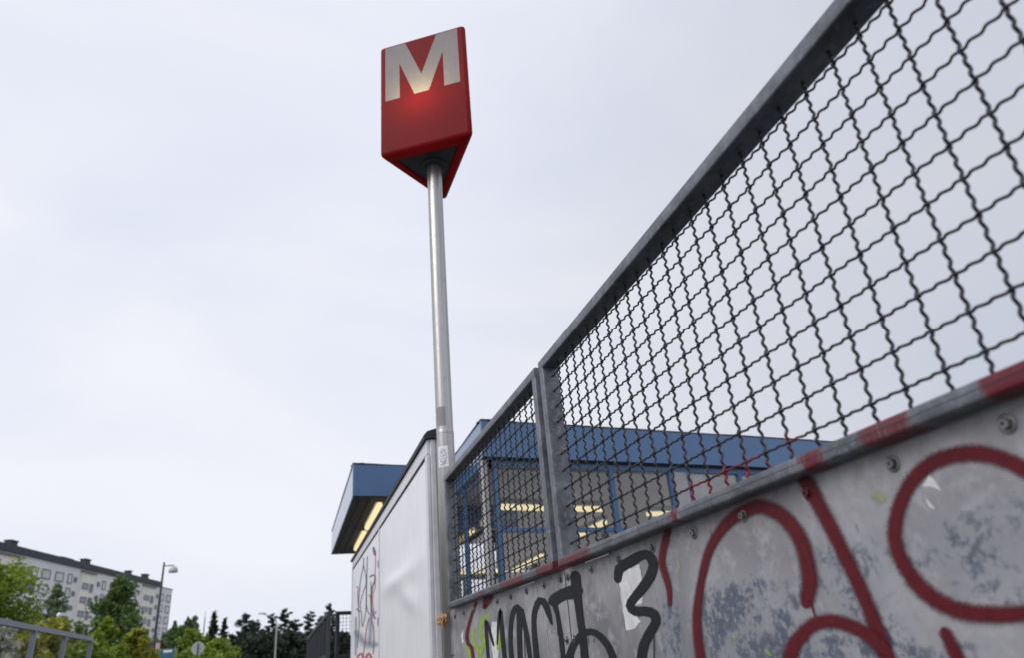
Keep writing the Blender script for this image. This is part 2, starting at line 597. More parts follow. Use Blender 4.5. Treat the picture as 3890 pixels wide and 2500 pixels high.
MT['glass'] = glass('station_glass', (0.92, 0.925, 0.93), 0.8)
MT['side_glass'] = glass('clear_side_glass', (0.97, 0.97, 0.975), 0.3)
MT['apt_white'] = simple('pale_lilac_grey_render', (0.76, 0.76, 0.80), 0.85, 0, 0.05, 0.15)
MT['apt_cream'] = simple('cream_balcony_panel', (0.84, 0.82, 0.75), 0.85, 0, 0.05, 0.2)
MT['apt_roof'] = simple('dark_roof_sheet', (0.035, 0.040, 0.055), 0.6, 0, 0.25, 0.3)
MT['apt_frame'] = simple('grey_brown_window_frame', (0.20, 0.185, 0.19), 0.6)
MT['apt_pane'] = simple('reflecting_window_pane', (0.58, 0.59, 0.64), 0.15, 0, 0.3, 0.25)
MT['apt_pane_dark'] = simple('dark_window_pane', (0.16, 0.17, 0.21), 0.15, 0, 0.4, 0.3)
MT['apt_blue_pane'] = simple('blue_balcony_glazing', (0.20, 0.25, 0.36), 0.2, 0, 0.25, 0.3)
MT['pale_blue_wall'] = simple('pale_blue_wall', (0.38, 0.46, 0.56), 0.8)
MT['teal'] = simple('teal_banner', (0.035, 0.13, 0.20), 0.5, 0, 0.35, 1.5)
MT['orange_red'] = simple('orange_red_board', (0.45, 0.07, 0.03), 0.6)
MT['white_paint'] = simple('white_paint', (0.75, 0.75, 0.77), 0.5)
MT['sign_back'] = simple('bare_grey_sign_back', (0.42, 0.44, 0.42), 0.5, 0.2)
MT['bark'] = simple('grey_brown_bark', (0.075, 0.058, 0.045), 0.9, 0, 0.4, 6, 0.3)
MT['birch_bark'] = simple('pale_birch_bark', (0.42, 0.41, 0.39), 0.85, 0, 0.4, 5)
MT['brown_wad'] = simple('stained_brown_paper', (0.36, 0.20, 0.085), 0.45, 0, 0.7, 28, 0.3)
MT['paper'] = simple('torn_white_paper', (0.62, 0.62, 0.62), 0.8, 0, 0.18, 30, 0.2)
MT['paper_ink'] = simple('black_ink', (0.02, 0.02, 0.022), 0.7)
MT['tape'] = simple('grey_tape', (0.25, 0.25, 0.265), 0.6)


def leaf(name, a, b):
    M = Mat(name)
    info = M.node('ObjectInfo')
    n = M.noise(M.pos(), 1.3, 4, 0.6)
    n2 = M.noise(M.pos(), 9.0, 3, 0.6)
    f = M.math('ADD', M.math('MULTIPLY', n, 0.6), M.math('MULTIPLY', n2, 0.4))
    c = M.ramp(f, [(0.35, a), (0.65, b)])
    tr = M.node('BsdfTranslucent'); M.l.new(c, tr.inputs[0])
    M.set(color=c, rough=0.55)
    mm = M.node('MixShader'); mm.inputs[0].default_value = 0.3
    M.l.new(M.b.outputs[0], mm.inputs[1]); M.l.new(tr.outputs[0], mm.inputs[2])
    M.l.new(mm.outputs[0], M.out.inputs['Surface'])
    return M.m


MT['leaf_fresh'] = leaf('fresh_green_leaves', (0.115, 0.199, 0.022), (0.306, 0.407, 0.041))
MT['leaf_yellow'] = leaf('yellow_green_leaves', (0.157, 0.199, 0.019), (0.401, 0.378, 0.041))
MT['leaf_birch'] = leaf('grey_green_birch_leaves', (0.085, 0.144, 0.071), (0.186, 0.254, 0.126))
MT['leaf_dark'] = leaf('dark_green_leaves', (0.061, 0.110, 0.033), (0.151, 0.233, 0.059))
MT['needle'] = leaf('dark_needles', (0.022, 0.032, 0.023), (0.054, 0.074, 0.049))
MT['blossom'] = leaf('pale_blossom', (0.14, 0.18, 0.08), (0.75, 0.74, 0.68))


def ground_mat(name, a, b):
    M = Mat(name)
    n = M.noise(M.pos(), 0.6, 8, 0.65); f = M.noise(M.pos(), 90, 4, 0.7)
    c = M.ramp(M.math('ADD', M.math('MULTIPLY', n, 0.6), M.math('MULTIPLY', f, 0.4)), [(0.35, a), (0.65, b)])
    M.set(color=c, rough=0.85).bump(f, 0.4, 0.01)
    return M.m


# ------------------------------------------------------------------ the setting
g = MB(); g.add([(-2500, -2500, 0), (2500, -2500, 0), (2500, 3500, 0), (-2500, 3500, 0)], [(0, 1, 2, 3)])
tag(g.build('ground', ground_mat('rough_ground', (0.07, 0.075, 0.05), (0.13, 0.13, 0.10))), kind='structure')
g = MB(); g.box((-4.15, -12, 0.004), (14, 60, 0.008))
tag(g.build('pavement', ground_mat('wet_asphalt', (0.06, 0.06, 0.065), (0.12, 0.12, 0.125))), kind='structure')

# ------------------------------------------------------------------ mesh fence panels
XM = 1.046                                    # plane of the wire mesh
FX0, FX1 = 1.0, 1.076                         # front and back of the frame tubes
TH = 0.045                                    # frame tube height


def crimped(length_pts, axis, amp, rad, sign, sides=6):
    """one crimped wire along axis ('y' or 'z') through the crossing positions length_pts, waving across the fence plane"""
    pts = []
    n = len(length_pts)
    for i in range(n - 1):
        a, b = length_pts[i], length_pts[i + 1]
        for k in range(26):
            t = i + k / 26
            s = a + (b - a) * k / 26
            pts.append((s, sign * amp * math.cos(5 * math.pi * t)))
    pts.append((length_pts[-1], sign * amp * math.cos(5 * math.pi * (n - 1))))
    if axis == 'z': P = [Vector((d, 0, s)) for s, d in pts]
    else: P = [Vector((d, s, 0)) for s, d in pts]
    return MB().tube(P, rad, sides)


def fence_panel(y0, y1, ys, zs, label, tilt=0.0, droop=False, clamps=(), red_corner=False):
    t = thing('wire_mesh_fence', (1.038, y0, 1.885), label, 'mesh fence', 'wire mesh fences above the steel sheets')
    cx = (FX0 + FX1) / 2; hx = (FX1 - FX0) / 2
    zb, zt = 1.896, 2.757; TB = 0.034
    MB().bar((cx, y0, zt - TH / 2), (cx, y1, zt - TH / 2), (hx, TH / 2), 0.007, 'y').build('top_rail', MT['frame'], t)
    MB().bar((cx, y0, zb + TB / 2), (cx, y1, zb + TB / 2), (hx, TB / 2), 0.006, 'y').build('bottom_rail', MT['rail'], t)
    for y in (y0 + 0.0225, y1 - 0.0225):
        MB().bar((cx, y, zb + TB - 0.004), (cx, y, zt - TH + 0.004), (hx, 0.0223), 0.007, 'z').build('post', MT['frame'], t)
    # weld seam lines along the front of the bottom rail
    MB().box((FX0 - 0.0006, y0 + 0.05, zb + 0.0185), (FX0 + 0.002, y1 - 0.05, zb + 0.0195)).build('seam', MT['groove'], t)
    zlist = [zb + TB - 0.006] + list(zs) + [zt - TH + 0.004]
    ylist = [y0 + TH - 0.004] + list(ys) + [y1 - TH + 0.004]
    vm = [crimped(zlist, 'z', 0.0034, 0.0037, s).mesh('wire', MT['wire']) for s in (1, -1)]
    hm = [crimped(ylist, 'y', 0.0034, 0.0030, -s).mesh('wire', MT['wire']) for s in (1, -1)]
    for i, y in enumerate(ys):
        o = inst('wire', vm[(i + 1) % 2], t, (XM, y, 0))
        o.rotation_euler = (R(random.uniform(-0.12, 0.12)), 0, 0)
    for j, z in enumerate(zs):
        if droop and j == 0:
            mb = crimped(ylist, 'y', 0.0034, 0.0030, -1)
            for p in mb.v:
                k = max(0, (p.y - (y1 - 0.42)) / 0.42)
                p.z -= 0.045 * min(1, k * 1.7) ** 1.5
            inst('wire', mb.mesh('wire', MT['wire']), t, (XM, 0, z))
        else:
            inst('wire', hm[(j + 1) % 2], t, (XM, 0, z))
    # weld blobs where the cross wires meet the posts
    for z in zs:
        for y in (y0 + TH, y1 - TH):
            MB().lathe((XM, y, z), [(0.0, -0.006), (0.0055, -0.003), (0.006, 0.002), (0.0, 0.006)], 7).build('weld', MT['wire'], t)
    for yc in clamps:
        b = MB()
        b.box((1.040, yc - 0.03, zb + TB + 0.0008), (1.078, yc + 0.03, zb + TB + 0.022), 0.004)
        b.tube([(1.059, yc, zb + TB + 0.02), (1.059, yc, zb + TB + 0.034)], 0.013, 10)
        b.build('clamp', MT['black_plastic'], t)
    t.rotation_euler = (tilt, 0, 0)
    return t


ys2 = [0.522, 0.605, 0.687, 0.767, 0.850, 0.931] + [0.931 + 0.0859 * k for k in range(1, 10)] + [1.790, 1.877, 1.965, 2.057, 2.143, 2.228, 2.307, 2.388, 2.472, 2.556]
ys2 = [0.522 - 0.0825 * k for k in range(9, 0, -1)] + ys2
zs2 = [1.980, 2.052, 2.122, 2.192, 2.264, 2.333, 2.402, 2.470, 2.538, 2.608, 2.676]
fence_panel(-0.36, 2.682, ys2, zs2, 'long grey framed crimped wire mesh panel above the sheet with red loops', clamps=(2.34,))
ys1 = [2.862 + 0.0915 * k for k in range(21)]
zs1 = [z - 0.006 for z in zs2]
fence_panel(2.750, 4.790, ys1, zs1, 'short grey framed wire mesh panel between the round pole and the long panel', tilt=R(0.45), droop=True, clamps=(3.14,))


# ------------------------------------------------------------------ steel sheets with graffiti
XS = 1.045


def catmull(P, W, step=14):
    out = []; n = len(P)
    for i in range(n - 1):
        p0 = Vector(P[max(i - 1, 0)]); p1 = Vector(P[i]); p2 = Vector(P[i + 1]); p3 = Vector(P[min(i + 2, n - 1)])
        k = max(2, int((p2 - p1).length / step))
        for j in range(k):
            t = j / k
            q = 0.5 * ((2 * p1) + (p2 - p0) * t + (2 * p0 - 5 * p1 + 4 * p2 - p3) * t * t + (3 * p1 - p0 - 3 * p2 + p3) * t ** 3)
            out.append((q, W[i] + (W[i + 1] - W[i]) * t))
    out.append((Vector(P[-1]), W[-1]))
    return out


def stroke(name, P, W, X, mat, parent, step=14, caps=True, label=None):
    """paint stroke drawn on the plane x = X; P photo pixels, W stroke width in photo pixels"""
    if not isinstance(W, (list, tuple)): W = [W] * len(P)
    C = catmull(P, W, step)
    if caps:
        (a, wa), (b, wb) = C[0], C[-1]
        da = (C[0][0] - C[1][0]).normalized(); db = (C[-1][0] - C[-2][0]).normalized()
        pre = [(a + da * wa * 0.5 * s, wa * math.sqrt(max(0.02, 1 - s * s))) for s in (1, 0.92, 0.75, 0.5, 0.25)]
        post = [(b + db * wb * 0.5 * s, wb * math.sqrt(max(0.02, 1 - s * s))) for s in (0.25, 0.5, 0.75, 0.92, 1)]
        C = pre + C + post
    v = []; uv = []; f = []
    for i, (q, wd) in enumerate(C):
        t = (C[min(i + 1, len(C) - 1)][0] - C[max(i - 1, 0)][0]).normalized()
        nrm = Vector((-t.y, t.x))
        for k in range(5):
            s = k / 4
            p = q + nrm * wd * (s - 0.5)
            v.append(onx(p.x, p.y, X)); uv.append((s, i / len(C)))
    for i in range(len(C) - 1):
        for k in range(4):
            f.append((i * 5 + k, i * 5 + k + 1, i * 5 + 6 + k, i * 5 + 5 + k))
    o = MB().add(v, f, uv).build(name, mat, parent)
    if label: o['label'] = label
    return o


def Z5(L): return [(1600 + a * 0.4589, 2000 + b * 0.4589) for a, b in L]
def Z6(L): return [(2500 + a * 0.779, 1300 + b * 0.779) for a, b in L]


def steel_sheet(y0, y1, label, rise=0.0):
    t = thing('steel_sheet', (XS, (y0 + y1) / 2, 0.03), label, 'metal sheet', 'steel sheets along the walkway')
    # a gently buckled plate
    b = MB(); ny, nz = 24, 14
    v = []; f = []
    for i in range(ny + 1):
        for j in range(nz + 1):
            y = y0 + (y1 - y0) * i / ny; z = 0.03 + (1.892 - 0.03) * j / nz
            v.append((XS + (0 if i in (0, ny) or j == nz else 0.0011 * math.sin(i * 1.9) * math.sin(j * 0.8)), y, z))
    for i in range(ny):
        for j in range(nz):
            a = i * (nz + 1) + j
            f.append((a, a + nz + 1, a + nz + 2, a + 1))
    b.add(v, f, smooth=True)
    b.box((XS + 0.004, y0, 0.03), (XS + 0.008, y1, 1.892))
    for (ya, yb) in ((y0, y0 + 0.0005), (y1 - 0.0005, y1)):
        b.box((XS + 0.0003, ya, 0.03), (XS + 0.0042, yb, 1.8915))
    for p in b.v:
        if p.z > 1.8: p.z += rise * (p.y - y0)
    b.build('plate', MT['sheet'], t)
    return t


def bolt_mesh(mat):
    b = MB()
    def ringed(prof, sides):
        v = []; f = []
        for (r_, x_) in prof:
            for k in range(sides):
                a = 2 * math.pi * k / sides
                v.append((-x_ * 1.2, 1.25 * r_ * math.cos(a), 1.25 * r_ * math.sin(a)))
        for i in range(len(prof) - 1):
            for k in range(sides):
                f.append((i * sides + k, i * sides + (k + 1) % sides, (i + 1) * sides + (k + 1) % sides, (i + 1) * sides + k))
        b.add(v, f)
    ringed([(0.0125, -0.001), (0.0125, 0.0018), (0.010, 0.0025), (0.0001, 0.0026)], 16)
    ringed([(0.0078, 0.0024), (0.0078, 0.0075), (0.0066, 0.0088), (0.0035, 0.0088), (0.0030, 0.0055), (0.0001, 0.0055)], 6)
    return b.mesh('bolt', mat)


BOLT = bolt_mesh(MT['bolt']); BOLT_R = bolt_mesh(MT['bolt_red'])
near = steel_sheet(-0.42, 2.738, 'weathered steel sheet sprayed with big dark red loops')
far = steel_sheet(2.742, 4.952, 'weathered steel sheet beside the round pole with black and lime graffiti letters', 0.0079)
KB = XS / 1.02
for y in [2.644, 2.406, 2.171, 1.930, 1.690, 1.458, 1.221, 0.987, 0.758, 0.53, 0.30, 0.07, -0.16, -0.38]:
    inst('bolt', BOLT_R if abs(y - 1.221) < 0.01 else BOLT, near, (XS, y * KB, 1.8625), (R(random.uniform(0, 60)), 0, 0))
for y in [2.721, 2.926, 3.166, 3.415, 3.664, 3.903, 4.166, 4.423, 4.676]:
    inst('bolt', BOLT_R if abs(y - 3.903) < 0.01 else BOLT, far, (XS, y * KB, 1.8635), (R(random.uniform(0, 60)), 0, 0))
for z in (1.641, 1.42, 1.2, 0.98, 0.76, 0.54, 0.32, 0.1):
    inst('bolt', BOLT, near, (XS, 2.711, z)); inst('bolt', BOLT, near, (XS, -0.38, z))
    inst('bolt', BOLT, far, (XS, 2.788, z)); inst('bolt', BOLT, far, (XS, 4.92, z))

MB().box((XS - 0.0012, 2.7365, 0.03), (XS + 0.003, 2.7435, 1.890)).build('seam', MT['groove'], near)
XB, XR, XL, XP = XS - 0.0016, XS - 0.0024, XS - 0.0010, XS - 0.0007


# torn white paper under the black figure
def paper(poly, X, mat, parent, name='torn_paper'):
    P = [onx(x, y, X) for x, y in poly]
    tri = tessellate_polygon([P])
    return MB().add(P, [list(q) for q in tri]).build(name, mat, parent)


def jag(L, a=2.2, n=4):
    out = []
    for i, p in enumerate(L):
        q = L[(i + 1) % len(L)]
        for k in range(n):
            t = k / n
            out.append((p[0] + (q[0] - p[0]) * t + random.uniform(-a, a), p[1] + (q[1] - p[1]) * t + random.uniform(-a, a)))
    return out


paper(jag(Z5([(1636, 450), (1655, 395), (1720, 352), (1805, 318), (1815, 370), (1828, 450), (1800, 560), (1775, 640), (1835, 590), (1830, 640), (1775, 660), (1790, 760), (1818, 790), (1775, 845), (1700, 868), (1676, 740), (1655, 600)]), 1.6, 4), XP, MT['paper'], near)
paper(jag(Z5([(582, 800), (628, 785), (640, 900), (640, 1010), (638, 1110), (600, 1110), (578, 960)]), 2.5, 3), XP, MT['paper'], far)
paper(jag(Z6([(1320, 650), (1345, 670), (1385, 728), (1350, 715), (1325, 705), (1285, 706)]), 2, 3), XP, MT['paper'], near)
paper(jag(Z6([(1296, 752), (1318, 775), (1350, 818), (1322, 802)]), 1.5, 3), XP, MT['paper'], near)
paper(jag(Z5([(330, 915), (346, 850), (352, 960), (340, 975)]), 1.5, 3), XP, MT['paper'], far)

# black letters
BL = [
    ([(556, 1120), (545, 960), (534, 780), (560, 850), (598, 985)], [22, 26, 22, 24, 16]),
    ([(628, 980), (640, 800), (655, 690), (664, 800), (676, 950), (694, 1120)], [10, 24, 22, 32, 36, 34]),
    ([(752, 1130), (738, 960), (744, 800), (765, 705), (795, 668), (812, 720), (812, 850), (815, 980), (820, 1130)], [40, 32, 34, 42, 44, 46, 42, 40, 40]),
    ([(828, 700), (846, 790), (872, 900), (905, 1130)], [36, 38, 36, 32]),
    ([(958, 1130), (942, 960), (932, 800), (944, 690), (982, 612), (1024, 648), (1052, 722), (1076, 806)], [46, 42, 38, 44, 54, 50, 40, 18]),
    ([(1110, 608), (1170, 568), (1260, 545)], [92, 92, 110]),
    ([(1100, 640), (1128, 740), (1152, 890), (1178, 1130)], [44, 34, 36, 38]),
    ([(1275, 430), (1290, 560), (1312, 750), (1334, 900), (1356, 1130)], [84, 66, 56, 58, 62]),
    ([(1215, 1130), (1252, 1000), (1318, 908), (1400, 874), (1478, 912), (1548, 1000), (1600, 1130)], [60, 56, 54, 52, 52, 54, 56]),
    ([(1626, 430), (1640, 352), (1720, 300), (1810, 246), (1878, 240), (1918, 310), (1900, 400), (1838, 500), (1764, 590), (1728, 660), (1772, 706), (1850, 704), (1925, 730), (1938, 800), (1880, 900), (1838, 1000), (1818, 1130)],
     [60, 76, 84, 72, 74, 74, 76, 74, 66, 70, 74, 76, 76, 72, 72, 74, 76]),
]
for k, (P, W) in enumerate(BL):
    stroke('graffiti_stroke', Z5(P), [x * 0.4589 * 1.38 for x in W], XB - 0.00012 * k, MT['black_spray'], near if P[0][0] > 1200 else far)
for P, wd in (([(1122, 700), (1128, 800), (1131, 905)], 7), ([(1922, 900), (1926, 1000), (1924, 1130)], 9), ([(1274, 520), (1277, 580), (1274, 640)], 7), ([(852, 880), (856, 990), (858, 1090)], 6), ([(1384, 920), (1382, 975)], 5), ([(1430, 925), (1428, 960)], 5)):
    stroke('paint_drip', Z5(P), wd * 0.5, XB - 0.0014, MT['black_spray'], near if P[0][0] > 1200 else far)
# lime tag under the letters
for k, (P, W) in enumerate([([(512, 945), (492, 880), (495, 810), (525, 752), (548, 742)], 30), ([(380, 985), (400, 1060), (405, 1130)], 26), ([(440, 860), (428, 940), (455, 990), (480, 1060), (500, 1130)], 22),
               ([(520, 950), (500, 1020), (480, 1130)], 26), ([(660, 870), (652, 950), (640, 1010)], 30), ([(380, 1000), (440, 1010), (540, 985)], 16)]):
    stroke('graffiti_stroke', Z5(P), W * 0.4589 * 1.5, XL - 0.00008 * k, MT['lime_spray'], far)
# pale scratched loops
for P in ([(1115, 870), (1080, 855), (1055, 900), (1045, 990), (1065, 1070), (1110, 1085), (1150, 1060)], [(240, 900), (262, 860), (270, 900), (250, 950)], [(265, 1050), (290, 1050), (310, 1080)], [(880, 930), (890, 830), (905, 800)]):
    stroke('scratch', Z5(P), 3.5, XL - 0.0005, MT['pale_scratch'], far)
# red loops
RS = [
    (Z5([(452, 640), (430, 700), (405, 780), (376, 905), (388, 975), (418, 1010), (432, 1130)]), [10, 11, 12, 13, 14, 13, 12], far),
    (Z5([(555, 590), (535, 640), (525, 662)]), [34, 26, 18], far),
    (Z5([(2042, 30), (2012, 150), (1990, 290), (2020, 410), (2050, 520), (2056, 640)]), [26, 28, 28, 26, 22, 16], near),
    (Z6([(212, 1580), (194, 1450), (188, 1330), (206, 1180), (250, 1010), (330, 890), (420, 826), (510, 806), (610, 856), (684, 950), (722, 1060), (736, 1170), (726, 1245)]), [44, 38, 34, 30, 34, 44, 54, 56, 58, 60, 62, 64, 58], near),
    (Z6([(740, 1270), (752, 1300), (764, 1340)]), [14, 8, 6], near),
    (Z6([(700, 650), (742, 720), (846, 920), (940, 1110), (1030, 1310), (1130, 1580)]), [56, 58, 54, 54, 56, 66], near),
    (Z6([(610, 1640), (650, 1510), (690, 1440), (760, 1376), (850, 1362), (950, 1392), (1030, 1436), (1090, 1490)]), [60, 56, 54, 54, 54, 54, 56, 60], near),
    (Z6([(1900, 690), (1784, 622), (1690, 576), (1570, 545), (1430, 554), (1310, 606), (1214, 712), (1158, 860), (1156, 980), (1204, 1100), (1300, 1220), (1430, 1298), (1590, 1328), (1784, 1322), (1950, 1270)]), [62, 62, 62, 64, 62, 58, 56, 56, 56, 60, 64, 66, 68, 66, 66], near),
    (Z6([(1404, 1432), (1432, 1490), (1490, 1600)]), [46, 52, 56], near),
]
for k, (P, W, par) in enumerate(RS):
    stroke('graffiti_stroke', P, [x * 1.48 for x in W], XR - 0.00012 * k, MT['red_spray'], par)
for P, wd in ((Z6([(1070, 757), (1080, 763)]), 56), (Z6([(100, 1088), (103, 1096)]), 16), (Z6([(372, 1440), (374, 1448)]), 20), (Z6([(535, 1515), (541, 1522)]), 26)):
    stroke('paint_blot', P, wd, XL - 0.0006, MT['pale_lime'], near)
# torn sticker strips caught between sheet and rail
for (a, b) in (((820, 492), (945, 452)), ((1365, 300), (1560, 225))):
    P = Z5([a, b])
    p0, p1 = onx(*P[0], XS - 0.002), onx(*P[1], XS - 0.002)
    MB().box((XS - 0.0065, p1.y, 1.8865), (XS - 0.0045, p0.y, 1.8915)).build('shim', MT['white_paint'], near if a[0] > 1200 else far)

# ------------------------------------------------------------------ the metro sign on its pole
PX, PY = 1.075, 5.03
SH = 5.66                                     # underside of the sign
KS = 1.033
ST = 1.265 * KS                                    # its height
sign = thing('metro_sign', (PX, PY, 0), 'tall round steel pole carrying a red three-sided box with a glowing white M', 'metro sign')
Z_J = 3.17
b = MB()
b.lathe((PX, PY, 0), [(0.0645, Z_J), (0.0645, SH + 0.01)], 40)
b.build('pole', MT['pole'], sign)
b = MB()
b.lathe((PX, PY, 0), [(0.0001, 0.008), (0.0676, 0.008), (0.0676, Z_J - 0.010), (0.0676, Z_J), (0.0660, Z_J + 0.004), (0.0620, Z_J + 0.004)], 40)
b.build('lower_pole', MT['pole'], sign)
MB().lathe((PX, PY, 0), [(0.0679, Z_J - 0.024), (0.0689, Z_J - 0.022), (0.0689, Z_J - 0.018), (0.0679, Z_J - 0.016)], 40).build('collar_ring', MT['pole'], sign)


def on_pole(ang0, ang1, z0, z1, rad, mat, name, n=10, parent=sign):
    v = []; f = []
    for i in range(n + 1):
        a = R(ang0 + (ang1 - ang0) * i / n)
        for z in (z0, z1): v.append((PX + rad * math.cos(a), PY + rad * math.sin(a), z))
    for i in range(n): f.append((2 * i, 2 * i + 2, 2 * i + 3, 2 * i + 1))
    return MB().add(v, f, smooth=True).build(name, mat, parent)


on_pole(198, 268, 3.20, 3.35, 0.0652, MT['tape'], 'tape_patch')
stk = on_pole(206, 274, 2.887, 3.043, 0.0683, MT['white_paint'], 'sticker')
# the hooded figure drawn on the sticker, as thin ink lines


def ink(P, wd=0.0021):
    out = []
    for i in range(len(P) - 1):
        a, c = Vector(P[i]), Vector(P[i + 1])
        k = max(1, int((c - a).length / 0.006))
        out += [a + (c - a) * j / k for j in range(k)]
    out.append(Vector(P[-1]))
    v = []; f = []
    for i, q in enumerate(out):
        t = (out[min(i + 1, len(out) - 1)] - out[max(i - 1, 0)]).normalized(); nn = Vector((-t.y, t.x)) * wd / 2
        for e in (q - nn, q + nn):
            a = R(240) + e.x / 0.0687
            v.append((PX + 0.0688 * math.cos(a), PY + 0.0688 * math.sin(a), 2.963 + e.y))
    for i in range(len(out) - 1): f.append((2 * i, 2 * i + 2, 2 * i + 3, 2 * i + 1))
    MB().add(v, f).build('ink_line', MT['paper_ink'], stk)


def arc(cx, cy, rx, ry, a0, a1, n=14): return [(cx + rx * math.cos(R(a0 + (a1 - a0) * i / n)), cy + ry * math.sin(R(a0 + (a1 - a0) * i / n))) for i in range(n + 1)]


ink(arc(0, 0.025, 0.023, 0.034, -25, 205)); ink(arc(0, 0.022, 0.016, 0.024, 0, 180)); ink([(-0.015, 0.022), (0.010, 0.044)]); ink([(-0.010, 0.030), (0.015, 0.047)])
ink(arc(0.002, 0.018, 0.004, 0.003, 0, 360), 0.0028)
ink([(-0.022, 0.006), (0.022, 0.006)]); ink([(-0.022, -0.018), (0.022, -0.018)]); ink([(-0.007, 0.006), (-0.007, -0.018)]); ink([(0.008, 0.006), (0.008, -0.018)])
ink([(-0.022, 0.008), (-0.029, -0.006), (-0.022, -0.018)]); ink([(0.022, 0.008), (0.029, -0.006), (0.022, -0.018)])
ink(arc(0, -0.026, 0.019, 0.009, 150, 390)); ink([(-0.020, -0.030), (-0.016, -0.041), (0.018, -0.041), (0.022, -0.028)], 0.003); ink([(0.006, -0.048), (0.014, -0.040), (0.020, -0.048)], 0.0035)
ink([(-0.024, -0.056), (0.020, -0.053)], 0.004); ink([(-0.022, -0.064), (0.014, -0.062)], 0.0026)

A, B, C = [onz(*p, SH) for p in ((1452, 600), (1793, 513), (1690, 763))]
cen = (A + B + C) / 3
TRI = [p + (p - cen).normalized() * 0.032 for p in (A, B, C)]


def rounded_tri(inset, rad, n=7):
    """loop of points: for each corner an arc; inset moves every side towards the centre"""
    P = []
    L = 3
    off = []
    for i in range(L):
        p, q, r_ = TRI[i - 1], TRI[i], TRI[(i + 1) % L]
        d1 = (q - p).normalized(); d2 = (r_ - q).normalized()
        n1 = Vector((-d1.y, d1.x, 0)); n2 = Vector((-d2.y, d2.x, 0))      # inward for anticlockwise order
        half = math.acos(max(-1, min(1, (-d1).dot(d2)))) / 2
        bis = (n1 + n2).normalized()
        cc = q + bis * ((inset + rad) / math.sin(half))
        a1 = -n1; a2 = -n2
        g1 = math.atan2(a1.y, a1.x); g2 = math.atan2(a2.y, a2.x)
        while g2 < g1: g2 += 2 * math.pi
        for k in range(n + 1):
            gg = g1 + (g2 - g1) * k / n
            P.append(Vector((cc.x + rad * math.cos(gg), cc.y + rad * math.sin(gg), 0)))
    return P


NA = 8
rc = 0.030
rings = []
for k in range(6):                            # curled lower edge
    a = R(90 * k / 5); rings.append((0.045 * (1 - math.sin(a)), 0.045 * (1 - math.cos(a))))
rings = [(0.098, 0.002), (0.098, 0.0), (0.055, 0.0)] + rings
for k in range(6):
    a = R(90 * k / 5); rings.append((0.03 * (1 - math.cos(a)), ST - 0.03 * (1 - math.sin(a))))
v = []; f = []
n = 3 * NA
RIDX_LOW = 8; RIDX_HIGH = 9
for (ins, z) in rings:
    for p in rounded_tri(ins, max(0.012, rc - ins * 0.3)): v.append(Vector((p.x, p.y, SH + z)))
for i in range(len(rings) - 1):
    for k in range(n):
        if i == RIDX_LOW and k % NA == NA - 1: continue            # the flat faces are separate acrylic panels
        f.append((i * n + k, i * n + (k + 1) % n, (i + 1) * n + (k + 1) % n, (i + 1) * n + k))
top = [(len(rings) - 1) * n + k for k in range(n)]
sb = MB().add(v, f, smooth=True); sb.add([v[k] for k in top], [list(range(n))])
sb.build('sign_body', MT['red_acrylic'], sign)
# face panels with the letter set into them
MP = [(u_ * KS, v_ * KS) for u_, v_ in [(0.047, .603), (0.047, 1.236), (.245, 1.236), (.392, .815), (.545, 1.236), (.745, 1.236), (.745, .603), (.600, .603), (.600, 1.010), (.457, .603), (.322, .603), (.184, 1.010), (.184, .603)]]
lowr, highr = rings[RIDX_LOW][1], rings[RIDX_HIGH][1]
base = rounded_tri(0, rc)
Lab = (B - A).length
for c_ in range(3):
    p = base[c_ * NA + NA - 1]; q = base[(c_ * NA + NA) % n]
    ln = (q - p).length; d = (q - p) / ln
    outer = [(0, lowr), (ln, lowr), (ln, highr), (0, highr)]
    k = ln / (Lab - 0.048)
    hole = [((u - 0.024) * k, vv) for u, vv in MP]
    hole = [(max(0.006, min(ln - 0.006, u)), vv) for u, vv in hole]
    hole = hole[::-1]
    def P3(u, vv): return Vector((p.x + d.x * u, p.y + d.y * u, SH + vv))
    o3 = [P3(*e) for e in outer]; h3 = [P3(*e) for e in hole]
    tri = tessellate_polygon([o3, h3])
    MB().add(o3 + h3, [list(t_) for t_ in tri]).build('sign_face', MT['red_acrylic'], sign)
    tri = tessellate_polygon([h3])
    lt = MB().add(h3, [list(t_) for t_ in tri]).build('letter', MT['white_acrylic'], sign)
bp = rounded_tri(0.096, 0.02)
MB().prism([Vector((q.x, q.y, SH + 0.004)) for q in bp], Vector((0, 0, 0)), Vector((0, 0, 0.02))).build('base_plate', MT['sign_base'], sign)
MB().lathe((PX, PY, SH), [(0.064, -0.022), (0.10, -0.020), (0.118, -0.004), (0.118, 0.0042)], 32).build('collar', MT['sign_base'], sign)
MB().lathe((cen.x, cen.y, SH + 0.50), [(0.0, 0.0), (0.03, 0.01), (0.04, 0.05), (0.035, 0.09), (0.0, 0.11)], 16).build('bulb', glow('lit_bulb', (1, 0.86, 0.55), 4.0), sign)
pl = bpy.data.lights.new('sign_lamp', 'POINT'); pl.energy = 7.0; pl.color = (1.0, 0.76, 0.34); pl.shadow_soft_size = 0.05
plo = bpy.data.objects.new('sign_lamp', pl); COL.objects.link(plo); plo.parent = sign
fn = Vector((-(B - A).y, (B - A).x, 0)).normalized()
lp = cen + Vector((0, 0, 0.56)); lp = lp - fn * 0.06
plo.location = lp - Vector((PX, PY, 0))

